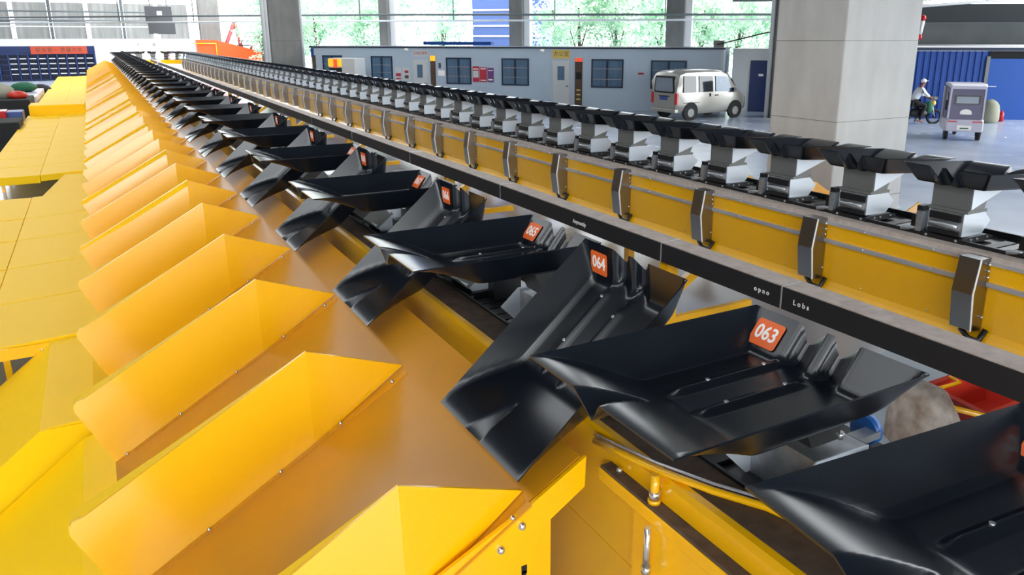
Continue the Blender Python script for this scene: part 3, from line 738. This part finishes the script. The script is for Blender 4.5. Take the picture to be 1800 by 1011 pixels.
# vending kiosk
t = thing('vending_kiosk', 'white kiosk with amber and red lit front before the office window', 'kiosk', fp(2.0, -1.6), FR-.1)
MB().box((0, 0, 0), (1.45, .8, 2.15)).ob('body', 'door', t)
MB().box((-.02, -.03, 1.78), (.72, 0, 2.12)).ob('lit_header', 'amber', t)
MB().box((.28, -.035, 1.72), (.5, -.031, 2.10)).ob('red_panel', 'redlit', t)
MB().box((.0, -.02, .8), (.72, 0, 1.72)).ob('display', 'dark', t)
MB().box((.0, -.12, 1.1), (.42, -.03, 1.62)).ob('screen', 'screenb', t)
MB().box((.95, -.02, 1.0), (1.2, 0, 1.3)).ob('outlet', 'signgrey', t)

# ------------------------------------------------------------------ van
van = thing('minivan', 'champagne grey minivan parked in front of the office', 'van', (18.98, 23.75, 0), .02)
st = [(0.0, .42, 1.52, .70, .80), (.12, .30, 1.80, .74, .72), (.45, .26, 1.88, .76, .68), (1.4, .24, 1.91, .77, .68), (2.2, .24, 1.89, .77, .67), (2.55, .24, 1.80, .77, .66),
      (2.85, .26, 1.50, .76, .68), (3.15, .28, 1.16, .75, .70), (3.4, .30, .98, .73, .70), (3.6, .34, .80, .68, .66), (3.66, .40, .62, .62, .60)]
vs = []; fs = []
for (x, z0, z1, wb_, wt) in st:
    zb = min(.98, z1-.06)
    half = [(wb_*.9, z0), (wb_, z0+.12), (wb_+.02, (z0+zb)/2), (wb_, zb), ((wb_+wt)/2, (zb+z1)/2), (wt, z1-.10 if z1-.1 > zb else zb+.02), (wt*.8, z1-.02), (0, z1)]
    ring = [(x, -y_, z_) for y_, z_ in half]+[(x, y_, z_) for y_, z_ in half[-2::-1]]
    vs += ring
n = 15
for i in range(len(st)-1):
    for k in range(n-1): fs.append((i*n+k, (i+1)*n+k, (i+1)*n+k+1, i*n+k+1))
    fs.append((i*n+n-1, (i+1)*n+n-1, (i+1)*n, i*n))
fs.append(list(range(n))); fs.append([(len(st)-1)*n+k for k in range(n)][::-1])
mb = MB(); mb.add(vs, fs, True); body = mb.ob('body', 'van', van)
es = body.modifiers.new('edge', 'EDGE_SPLIT'); es.split_angle = math.radians(38)
# side windows sit on the slanted upper body side
def sidew(pts, side, m='tint', off=.012, name='side_window'):
    def yy(z_): return (.765+(z_-.98)/(1.80-.98)*(-.085)+off+.022)*side
    v = [(x, yy(z_), z_) for x, z_ in pts]; v2 = [(x, y_-side*.05, z_) for x, y_, z_ in v]
    nn = len(v); f1 = [list(range(nn)), list(range(nn, 2*nn))[::-1]]+[(i, nn+i, nn+(i+1) % nn, (i+1) % nn) for i in range(nn)]
    return MB().add(v+v2, f1).ob(name, m, van)
for sd in (-1, 1):
    sidew([(.30, 1.06), (.92, 1.06), (.92, 1.66), (.33, 1.68)], sd)
    sidew([(1.08, 1.06), (1.78, 1.06), (1.78, 1.64), (1.08, 1.66)], sd)
    sidew([(1.92, 1.06), (2.82, 1.04), (2.48, 1.62), (1.92, 1.64)], sd, 'glassb')
MB().prism([(-.56, 1.03), (.56, 1.03), (.60, 1.12), (.53, 1.66), (-.53, 1.66), (-.60, 1.12)], -.02, .06, ax='x').ob('rear_window_seal', 'dark', van)
MB().prism([(-.50, 1.09), (.50, 1.09), (.53, 1.15), (.47, 1.60), (-.47, 1.60), (-.53, 1.15)], -.03, -.02, ax='x').ob('rear_window', 'rearglass', van)
MB().prism([(-.60, .46), (.60, .46), (.60, 1.0), (-.60, 1.0)], -.012, .02, ax='x').ob('tailgate', 'van', van)
MB().box((-.03, -.64, .40), (.1, .64, .44)).ob('bumper_gap', 'dark', van)
for sd in (-1, 1):
    MB().box((-.015, sd*.70-.07, .62), (.06, sd*.70+.07, 1.04)).ob('tail_light', 'taillight', van)
MB().box((-.025, -.2, .76), (-.012, .24, .9)).ob('number_plate', 'platebl', van)
MB().box((-.03, -.32, .90), (-.012, .30, .93)).ob('handle_bar', 'dark', van)
MB().box((-.06, -.72, .30), (.12, .72, .44)).ob('bumper', 'van', van, bevel=.03)
MB().prism([(2.60, 1.76), (2.90, 1.47), (3.12, 1.2), (3.08, 1.17), (2.86, 1.44), (2.56, 1.73)], -.58, .58, fn=lambda v: (v[0]+.02, v[1], v[2]+.03)).ob('windscreen', 'tint', van)
for sd in (-1, 1):
    MB().box((2.75, sd*.84-.07, 1.02), (2.85, sd*.84+.07, 1.18)).ob('mirror', 'blackm', van)
    MB().box((1.62, sd*.79-.02, .88), (1.66, sd*.79+.02, 1.0)).box((1.9, sd*.79-.02, .9), (2.05, sd*.79+.02, .94)).ob('door_handle', 'dark', van)
    MB().box((.32, sd*.775-.015, .66), (1.12, sd*.775+.015, .68)).ob('door_track', 'dark', van)
    for x in (.68, 2.98):
        ar = MB()
        ar.tube([(x, sd*.70, .34), (x, sd*.792, .34)], .36, 18); ar.ob('wheel_arch', 'dark', van)
        wh = MB(); wh.tube([(x, sd*.66, .29), (x, sd*.80, .29)], .285, 20); wh = wh.ob('wheel', 'tyre', van)
        hb = MB(); hb.tube([(x, sd*.80, .29), (x, sd*.812, .29)], .16, 14); hb.ob('hubcap', 'greyp', wh)

# ------------------------------------------------------------------ blue shed at the right
SB = Vector((27.2, 19.9, 0)); SD = Vector((3.4, -2.75, 0)).normalized(); SR = math.atan2(SD.y, SD.x)
shed = thing('blue_shed', 'blue corrugated sheet shed behind the tricycle', 'shed', SB, SR)
mb = MB(); poly = []
x = -1.0
pts = []
while x < 3.35:
    pts += [(x, 0), (x+.09, 0), (x+.12, .035), (x+.20, .035)]; x += .23
pts += [(x, 0), (x, .12), (-1.0, .12)]
MB().prism(pts, 0, 2.58, ax='z').ob('corrugated_wall', 'bluewall', shed)
MB().box((-1, -.05, 2.585), (9, .2, 2.72)).ob('head_rail', 'navy', shed)
MB().box((3.42, .0, 0), (8.5, .1, 2.30)).ob('door', 'bluedoor', shed)
MB().box((3.30, -.05, 0), (3.42, .1, 2.38)).ob('door_post', 'greyp', shed)
MB().box((3.35, .12, 0), (9, .2, 2.58)).ob('dark_gap', 'dark', shed)
MB().box((3.25, -.1, 1.25), (3.75, -.05, 1.28)).ob('bolt_bar', 'alu', shed)
tag(MB().tube([(-1.5, -.2, 2.78), (9, -.2, 2.78)], .04, 8).ob('white_pipe', 'wpipe', None, SB, SR), 'white pipe running along the top of the blue shed', 'pipe')
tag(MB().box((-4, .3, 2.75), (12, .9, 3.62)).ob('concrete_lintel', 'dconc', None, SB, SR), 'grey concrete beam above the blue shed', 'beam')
tag(MB().box((-4, 1.2, 3.65), (12, 2.2, 4.35)).ob('dark_beam', 'vdark', None, SB, SR), 'dark beam above the grey concrete beam at top right', 'beam')
tag(MB().box((-6, 4, 4.62), (14, 4.5, 6.6)).ob('high_rail', 'pipe', None, SB, SR), 'high grey rail at the top right corner', 'beam')
t = thing('hose_reel', 'white extinguisher bracket with red ends right of the big column', 'fire fitting', tuple(SB+SD*.8+Vector((0, 0, 3.0))), SR)
MB().tube([(0, .1, .2), (.06, .1, .7)], .09, 8).ob('body', 'wpipe', t); MB().ball((0, .1, .1), .12).ob('cap', 'taillight', t); MB().ball((.06, .1, .8), .12).ob('cap', 'taillight', t)
tag(MB().tube([(12.2, 10.0, 3.55), (18, 10.6, 3.9), (26, 13, 4.4), (34, 12, 4.5)], .03, 6).ob('sagging_pipe', 'wpipe'), 'thin white cable slanting away from the big column', 'cable')
# sacks by the shed
t = tag(MB().tube([(0, 0, 0), (0, 0, .12), (.01, 0, .4), (0, 0, .66), (.02, 0, .78), (.02, 0, .86)], [.27, .34, .33, .29, .2, .06], 14).ob('grain_sack', 'beige', None, (28.9, 16.9, 0)), 'beige sack standing on the floor right of the tricycle', 'sack')
tag(MB().tube([(0, 0, 0), (0, 0, .30), (0, 0, .36), (0, 0, .42)], [.09, .09, .05, .02], 10).ob('extinguisher', 'taillight', None, (29.7, 16.9, 0)), 'small red extinguisher beside the beige sack', 'extinguisher')
tag(MB().box((0, 0, 0), (.35, .06, .01)).ob('paper_scrap', 'number_ink', None, (24.8, 13.85, .002), .5), 'white paper scrap on the floor right of the tricycle', 'paper')

# ------------------------------------------------------------------ tricycle
tk = thing('passenger_tricycle', 'purple and lilac cabin tricycle seen from behind', 'tricycle', (23.12, 14.25, 0), math.radians(90-50))
# local +x forward, y left
def bodysec(name, sec, m):
    vs = []; fs = []; n = 0
    for (x, hw, z0, z1, r) in sec:
        ring = []
        for (sx_, sz_, a0) in ((1, 1, 0), (-1, 1, 90), (-1, -1, 180), (1, -1, 270)):
            for k in range(4):
                g = math.radians(a0+30*k)
                ring.append((x, sx_*(hw-r)+r*math.cos(g), (z1-r if sz_ > 0 else z0+r)+r*math.sin(g)))
        n = len(ring); vs += ring
    for i in range(len(sec)-1):
        for k in range(n): fs.append((i*n+k, i*n+(k+1) % n, (i+1)*n+(k+1) % n, (i+1)*n+k))
    fs.append(list(range(n))[::-1]); fs.append([(len(sec)-1)*n+k for k in range(n)])
    return MB().add(vs, fs).ob(name, m, tk)
bodysec('lower_body', [(-.04, .50, .28, .64, .08), (.1, .54, .26, .66, .06), (1.3, .54, .26, .62, .06), (1.5, .45, .3, .6, .06)], 'lilac')
bodysec('cab', [(.0, .46, .62, 1.60, .1), (.12, .50, .62, 1.64, .1), (1.1, .50, .62, 1.66, .08), (1.3, .46, .62, 1.5, .08)], 'purple')
bodysec('roof', [(-.06, .48, 1.57, 1.66, .04), (.2, .53, 1.60, 1.72, .05), (1.1, .53, 1.62, 1.72, .05), (1.45, .46, 1.56, 1.64, .04)], 'lilac')
MB().box((-.02, -.36, 1.10), (.0, .36, 1.38)).ob('rear_window', 'tint', tk)
MB().box((-.028, -.30, 1.14), (-.02, .30, 1.34)).ob('pane', 'rearglass', tk)
for sd in (-1, 1):
    MB().prism([(.455*sd, .66), (.50*sd, .66), (.49*sd, 1.60), (.44*sd, 1.60)], -.03, .06, ax='x').ob('corner_post', 'lilac', tk)
    MB().box((-.055, sd*.34-.13, .56), (-.03, sd*.34+.13, .60)).ob('tail_light', 'taillight', tk)
    wh = MB().tube([(.25, sd*.40, .22), (.25, sd*.50, .22)], .22, 16).ob('rear_wheel', 'tyre', tk)
    MB().box((.25, sd*.505, .9), (1.0, sd*.515, 1.45)).ob('side_window', 'tint', tk)
    MB().box((.95, sd*.51, .4), (1.06, sd*.56, 1.6)).ob('door_post', 'lilac', tk)
MB().tube([(1.75, -.04, .22), (1.75, .04, .22)], .22, 16).ob('front_wheel', 'tyre', tk)
MB().tube([(1.72, 0, .22), (1.55, 0, .55), (1.45, 0, 1.0)], .04, 8).tube([(1.45, -.3, 1.02), (1.45, .3, 1.02)], .02, 8).ob('fork', 'blackm', tk)
MB().box((-.06, -.20, .33), (-.045, .20, .47)).ob('number_plate', 'number_ink', tk)
MB().box((-.062, -.12, .36), (-.06, .12, .40)).ob('plate_print', 'green', tk)
emb = MB(); ring = []
for k in range(13):
    g = PI*k/12; ring.append((.16*math.cos(g), .86+.10*math.sin(g)))
emb.prism(ring+[(-.16, .80), (.16, .80)], -.012, -.004, ax='x'); emb.ob('emblem', 'number_ink', tk)

# ------------------------------------------------------------------ motorbike and rider
mo = thing('motorbike', 'dark motorbike with green fairing under the rider in white', 'motorbike', (26.3, 18.0, 0), math.radians(-32))
for x in (-.62, .62):
    wmb = MB(); ringp = [(x+.27*math.cos(2*PI*k/20), 0, .29+.27*math.sin(2*PI*k/20)) for k in range(21)]
    wmb.tube(ringp, .05, 8, False); wmb.tube([(x, -.05, .29), (x, .05, .29)], .05, 8); wmb.ob('wheel', 'tyre', mo)
MB().ball((0, 0, .45), .3, 12, 8, (1.3, .45, .7)).box((-.75, -.12, .72), (.05, .12, .80)).ob('body', 'blackm', mo, bevel=.02)
MB().ball((.36, 0, .66), .2, 12, 8, (.9, .8, 1.3)).ob('fairing', 'green', mo)
MB().tube([(.62, .06, .29), (.42, .06, .95)], .025, 8).tube([(.62, -.06, .29), (.42, -.06, .95)], .025, 8).tube([(.38, -.32, 1.0), (.42, 0, .98), (.38, .32, 1.0)], .02, 8).ob('fork', 'steel', mo)
MB().box((.46, -.16, .98), (.62, .16, 1.10)).ob('front_basket', 'greyp', mo)
MB().ball((.52, 0, .84), .12, 10, 6).ob('headlamp', 'sticker_y', mo)
MB().tube([(-.1, .12, .02), (-.05, .1, .3)], .015, 6).ob('stand', 'blackm', mo)
def skin(name, verts, edges, rad, m, parent, root=0, sub=2):
    me = bpy.data.meshes.new(name); me.from_pydata(verts, edges, []); o = bpy.data.objects.new(name, me); C.objects.link(o)
    o.parent = parent; me.materials.append(M[m])
    md = o.modifiers.new('skin', 'SKIN'); md.use_smooth_shade = True
    for i, r in enumerate(rad):
        sv = me.skin_vertices[0].data[i]; sv.radius = r if isinstance(r, tuple) else (r, r); sv.use_root = (i == root)
    s_ = o.modifiers.new('sub', 'SUBSURF'); s_.levels = sub; s_.render_levels = sub
    return o
pr_ = thing('person', 'person in white shirt, black trousers and white cap sitting on the motorbike', 'person', (26.3, 18.0, 0), math.radians(-32))
SC_ = 1
V = [(-.25, 0, .86), (-.22, 0, 1.05), (-.12, 0, 1.28), (-.05, 0, 1.42), (.0, 0, 1.52), (.05, 0, 1.62), (.06, 0, 1.70)]
E_ = [(0, 1), (1, 2), (2, 3), (3, 4), (4, 5), (5, 6)]; Rr = [(.13, .14), (.11, .12), (.12, .14), (.08, .09), .055, .085, .09]
for sd in (-1, 1):
    b0 = len(V)
    V += [(-.06, sd*.19, 1.40), (.12, sd*.25, 1.18), (.33, sd*.24, 1.06), (.40, sd*.24, 1.03),
          (-.22, sd*.10, .84), (.16, sd*.19, .76), (.02, sd*.20, .40), (-.02, sd*.20, .12), (.14, sd*.21, .08)]
    Rr += [.05, .042, .035, .032, .09, .065, .05, .04, .035]
    E_ += [(3, b0), (b0, b0+1), (b0+1, b0+2), (b0+2, b0+3), (0, b0+4), (b0+4, b0+5), (b0+5, b0+6), (b0+6, b0+7), (b0+7, b0+8)]
skin('body', V, E_, Rr, 'skin', pr_, 0, 1)
skin('shirt', [(-.25, 0, .90), (-.22, 0, 1.06), (-.12, 0, 1.28), (-.06, 0, 1.42), (-.06, .19, 1.41), (.12, .25, 1.18), (.24, .245, 1.11), (-.06, -.19, 1.41), (.12, -.25, 1.18), (.24, -.245, 1.11)],
     [(0, 1), (1, 2), (2, 3), (3, 4), (4, 5), (5, 6), (3, 7), (7, 8), (8, 9)], [(.17, .19), (.155, .175), (.175, .21), (.12, .17), .09, .07, .06, .09, .07, .06], 'shirt', pr_, 0, 1)
skin('trousers', [(-.25, 0, .86), (-.22, .10, .84), (.16, .19, .76), (.02, .20, .40), (-.02, .20, .16), (-.22, -.10, .84), (.16, -.19, .76), (.02, -.20, .40), (-.02, -.20, .16)],
     [(0, 1), (1, 2), (2, 3), (3, 4), (0, 5), (5, 6), (6, 7), (7, 8)], [(.175, .175), .125, .095, .075, .06, .125, .095, .075, .06], 'trouser', pr_, 0, 1)
MB().ball((.04, 0, 1.725), .108, 12, 8, (1, .95, .85)).box((.08, -.07, 1.72), (.22, .07, 1.735)).ob('cap', 'shirt', pr_)
for sd in (-1, 1):
    hd = MB()
    for k_ in range(4):
        hd.tube([(.41, sd*.24+(k_-1.5)*.021, 1.045), (.45, sd*.24+(k_-1.5)*.021, 1.035), (.455, sd*.24+(k_-1.5)*.021, 1.0), (.43, sd*.24+(k_-1.5)*.021, .985)], [.010, .0095, .009, .008], 6)
    hd.tube([(.39, sd*.20, 1.02), (.42, sd*.185, .99), (.44, sd*.19, .985)], [.012, .010, .009], 6)
    hd.ob('hand', 'skin', pr_)
MB().ball((.145, 0, 1.665), .018, 6, 5).ball((.135, .035, 1.69), .01, 6, 4).ball((.135, -.035, 1.69), .01, 6, 4).tube([(.13, -.025, 1.63), (.13, .025, 1.63)], .008, 5).ball((.05, .09, 1.66), .025, 6, 4, (1, .4, 1.3)).ball((.05, -.09, 1.66), .025, 6, 4, (1, .4, 1.3)).ob('face_features', 'skin', pr_)

mo.scale = pr_.scale = (.9, .9, .9)
# fire cabinet and yellow bin beside the column behind the van
tag(MB().box((0, 0, .95), (.55, .4, 1.35)).box((0, 0, .5), (.55, .4, .95)).ob('carton', 'white', None, (22.55, 20.6, .42), -.7), 'white carton stacked above the yellow bin beside the big column', 'carton')
t = thing('yellow_bin', 'yellow bin on the floor left of the big column', 'bin', (22.4, 20.5, 0), -.7)
MB().box((0, 0, 0), (.75, .6, .92)).ob('tub', 'yellow', t, bevel=.03)
MB().box((.2, -.01, .5), (.45, .0, .9)).ob('opening', 'dark', t)
tag(MB().box((.0, 0, 0), (.6, .45, .42)).ob('red_crate', 'red', None, (22.5, 20.6, .93), -.7), 'red crate between the yellow bin and the white carton', 'crate')

# ------------------------------------------------------------------ far left wall, shelves, sign
struct(MB().box((-16, 73, 0), (14, 73.2, 2.95)).ob('wall_back', 'white'), 'white lower back wall under the frosted windows')
n_ = 1
x = -15.0
while x < 6:
    t = thing('window_%d' % n_, 'frosted grey window bay in the far left wall', 'window', (x, 73, 2.95)); t['kind'] = 'structure'
    del t['category']
    MB().box((.25, .05, .0), (2.45, .12, 2.75)).ob('window_pane', 'panelgrey', t)
    MB().box((0, -.05, 0), (.22, .2, 6)).box((.22, 0, 1.3), (2.5, .06, 1.4)).ob('window_frame', 'white' if n_ % 2 else 'pipe', t)
    n_ += 1; x += 2.5
t = thing('pipe_run', 'three thin grey pipes crossing before the far left windows', 'pipe', (0, 70, 0))
for z_, r_, m_ in ((4.95, .07, 'pipe'), (4.30, .06, 'pipe'), (3.85, .05, 'wpipe')): MB().tube([(-16, 0, z_), (6, 0, z_)], r_, 6).ob('pipe', m_, t)
sh = thing('bin_shelving', 'navy blue shelving full of small bins at the far left', 'shelving', (-16, 68, 0))
MB().box((0, .5, 0), (16.3, .6, 2.45)).ob('back_panel', 'navyshelf', sh)
for r_ in range(6):
    MB().box((0, 0, .05+r_*.36), (16.3, .5, .10+r_*.36)).ob('shelf', 'navyshelf', sh)
for i in range(28):
    MB().box((i*.6, 0, 0), (i*.6+.05, .5, 1.95)).ob('upright', 'platebl', sh)
for r_ in range(4):
    for i in range(18, 27):
        tag(MB().box((0, 0, 0), (.40, .2, .05)).ob('white_parcel', 'white', None, (-16+i*.6+.1, 67.9, .151+(r_+1)*.36-.04+random.uniform(0, .01))), 'small white parcel on the navy shelving', 'parcel', 'white parcels on the navy shelving')
bn = tag(MB().box((-3.75, 67.93, 1.90), (-.2, 67.96, 2.43)).ob('slogan_banner', 'banner'), 'brick red slogan banner above the navy shelving', 'banner')
text('安全第一 质量为本', .36, 'brown', bn, frame((1, 0, 0), (0, 0, 1), (-1.97, 67.925, 2.16)))
t = thing('hanging_sign', 'dark grey two part signboard above the far end of the line', 'signboard', (3.5, 58, 3.28))
MB().box((0, 0, 0), (1.6, .06, .72)).ob('lower_board', 'signgrey', t); MB().box((-.1, 0, .80), (1.5, .06, 1.75)).ob('upper_board', 'signgrey', t)
MB().box((.2, .06, -.0), (.26, .1, 6)).box((1.2, .06, 0), (1.26, .1, 6)).ob('hanger', 'pipe', t); MB().box((.6, -.01, 1.2), (.9, 0, 1.45)).ob('white_mark', 'number_ink', t)
t = thing('white_post', 'white post with a flat hood standing between the lines under the signboard', 'post', (3.50, 54, 0))
MB().box((0, 0, 0), (.22, .2, 3.3)).ob('pole', 'white', t)
MB().box((-.9, .2, 2.55), (1.6, 1.2, 2.75)).ob('hood', 'white', t)
t = thing('inclined_conveyor', 'orange red inclined conveyor beyond the far end', 'conveyor', (7.3, 66.5, 0))
MB().prism([(-.05, .9), (-.05, 2.9), (1.3, 2.87), (5.8, 1.65), (6.1, .9)], 0, 1.0).ob('side', 'conv', t)
for x in (.3, 3.0, 5.6): MB().box((x, .2, 0), (x+.12, .32, .9)).ob('leg', 'conv', t)
MB().tube([(-.3, -.1, 2.6), (1.3, -.1, 2.6), (1.3, -.1, 1.6)], .05, 6).ob('handrail', 'yellow', t)
t = thing('steel_stair', 'maroon steel stair with dark treads behind the conveyor', 'stair', (9.7, 71, 0))
MB().tube([(-.3, 0, 0), (0, 0, 1.8), (1.1, 0, 4.3)], .17, 6).tube([(1.6, 0, 1.6), (1.1, 0, 4.3)], .17, 6).ob('frame_leg', 'ladder', t)
MB().tube([(1.7, 0, 1.0), (3.3, .0, 3.8), (3.9, 0, 4.1)], .2, 6).ob('stringer', 'ladder', t)
for i in range(7): MB().box((.5+.25*i, -.3, 1.3+.36*i), (1.9+.25*i, .6, 1.37+.36*i)).ob('tread', 'blackm', t)
tag(MB().tube([(7.4, 40, 0), (7.4, 40, 12)], .09, 10).ob('tall_pipe', 'wpipe'), 'tall pale pipe just left of the grey concrete column', 'pipe')

# ------------------------------------------------------------------ clutter beside the decks on the left
clut = [('black_crate', 'black crate at the left edge beside the decks', 'crate', (-3.0, 26, 0), (1.0, 1.6, .8), 'dark'),
        ('red_crate', 'red crate on the left near the black crate', 'crate', (-3.05, 28.2, .0), (.6, .8, .95), 'taillight'),
        ('blue_crate', 'dusty blue crate beside the red one on the left', 'crate', (-2.5, 28.4, 0), (.45, .9, .9), 'platebl'),
        ('dark_cabinet', 'dark green cabinet behind the crates on the left', 'cabinet', (-3.2, 33, 0), (1.1, 2.6, .95), 'trouser'),
        ('grey_table', 'pale grey table carrying sacks on the left', 'table', (-2.9, 37, 0), (.8, 6, .8), 'lilac')]
for nme, lab, cat, loc, sz, m_ in clut:
    MBb = MB().box((0, 0, 0), sz).ob(nme, m_, None, loc, bevel=.03); tag(MBb, lab, cat)
tag(MB().ball((0, 0, .2), .5, 12, 8, (1, 1.2, .45)).ob('green_sack', 'green', None, (-2.7, 40.5, .8)), 'green sack on the pale grey table, left side', 'sack')
tag(MB().ball((0, 0, .2), .5, 12, 8, (1, 1.2, .6)).ob('dark_sack', 'trouser', None, (-2.4, 46, .35)), 'dark sack beyond the green one near the shelving', 'sack')
tag(MB().ball((0, 0, .2), .4, 12, 8, (1, 1.2, .8)).ob('beige_sack', 'beige', None, (-3.0, 34.6, .94)), 'beige sack on the dark green cabinet at the left', 'sack')
tag(MB().ball((0, 0, .12), .32, 12, 8, (1, 1, .5)).ob('red_cloth', 'red', None, (-2.5, 34, .94)), 'red cloth bundle on the dark green cabinet', 'cloth')
t = thing('floor_rack', 'low metal rack with bars seen through the upper dark opening', 'rack', (-1.9, 14.5, 0))
MB().box((0, 0, .02), (1.6, 2.4, .10)).ob('tray', 'dark', t); MB().tube([(0, 2.2, .25), (1.3, .2, .25)], .03, 6).ob('bar', 'alu', t)
MB().box((.3, 1.4, .1), (.6, 1.8, .3)).ob('green_part', 'green', t); MB().box((1.1, .3, .1), (1.4, .6, .3)).ob('red_part', 'taillight', t)

# ------------------------------------------------------------------ outside: trees, far building
def tree_mesh(seed):
    rnd = random.Random(seed); mb = MB(); vs = []; fs = []
    cl = [(rnd.uniform(-1.6, 1.6), rnd.uniform(-1.3, 1.3), rnd.uniform(1.2, 6.5), rnd.uniform(.7, 1.3)) for _ in range(26)]
    for (a, b_, c_, r) in cl:
        for _ in range(150):
            g, h = rnd.uniform(0, 2*PI), math.acos(rnd.uniform(-1, 1)); q = r*rnd.uniform(.5, 1)
            p = Vector((a+q*math.sin(h)*math.cos(g), b_+q*math.sin(h)*math.sin(g), c_+q*math.cos(h)*.8))
            u = Vector((rnd.gauss(0, 1), rnd.gauss(0, 1), rnd.gauss(0, 1))).normalized(); v = u.orthogonal().normalized()
            s_ = rnd.uniform(.07, .15); o = len(vs)
            vs += [p-u*s_, p-v*s_*.6, p+u*s_, p+v*s_*.6]; fs.append((o, o+1, o+2, o+3))
    return mb.add(vs, fs).mesh('crown', 'leaf')
TM = [tree_mesh(s) for s in (1, 2, 3)]
TR = MB().tube([(0, 0, 0), (.05, 0, 2.5), (0, .1, 5)], [.16, .12, .06], 8).tube([(.05, 0, 2.2), (.8, .2, 4.0)], [.07, .03], 6).tube([(.05, 0, 1.8), (-.8, -.2, 3.6)], [.07, .03], 6).mesh('trunk', 'bark')
i = 0
rt = random.Random(5)
for s_ in [-17, -14, -11, -8.5, -6.2, -4, -1.9, 6.9, 9.3, 11.5, 13.8, 16.6, 19.2, 21.8, 24.5, 28]:
    t = thing('broadleaf_tree', 'pale green leafy tree outside behind the office roof', 'tree', fp(s_+rt.uniform(-.3, .3), 17+rt.uniform(-2, 3), -.12), rt.uniform(0, 6), 'trees outside the hall')
    mesh_ob('crown', TM[i % 3], t); mesh_ob('trunk', TR, t); i += 1
t = thing('distant_building', 'slate blue building seen between the trees above the office', 'building', fp(-2.3, 26, -.1), FR)
MB().box((0, 0, 0), (6.5, 5, 12)).ob('block', 'farblue', t)
for z_ in (3.2, 4.0, 5.2, 6.4): MB().box((-.02, -.08, z_), (6.5, -.01, z_+.12)).ob('ledge', 'white', t)
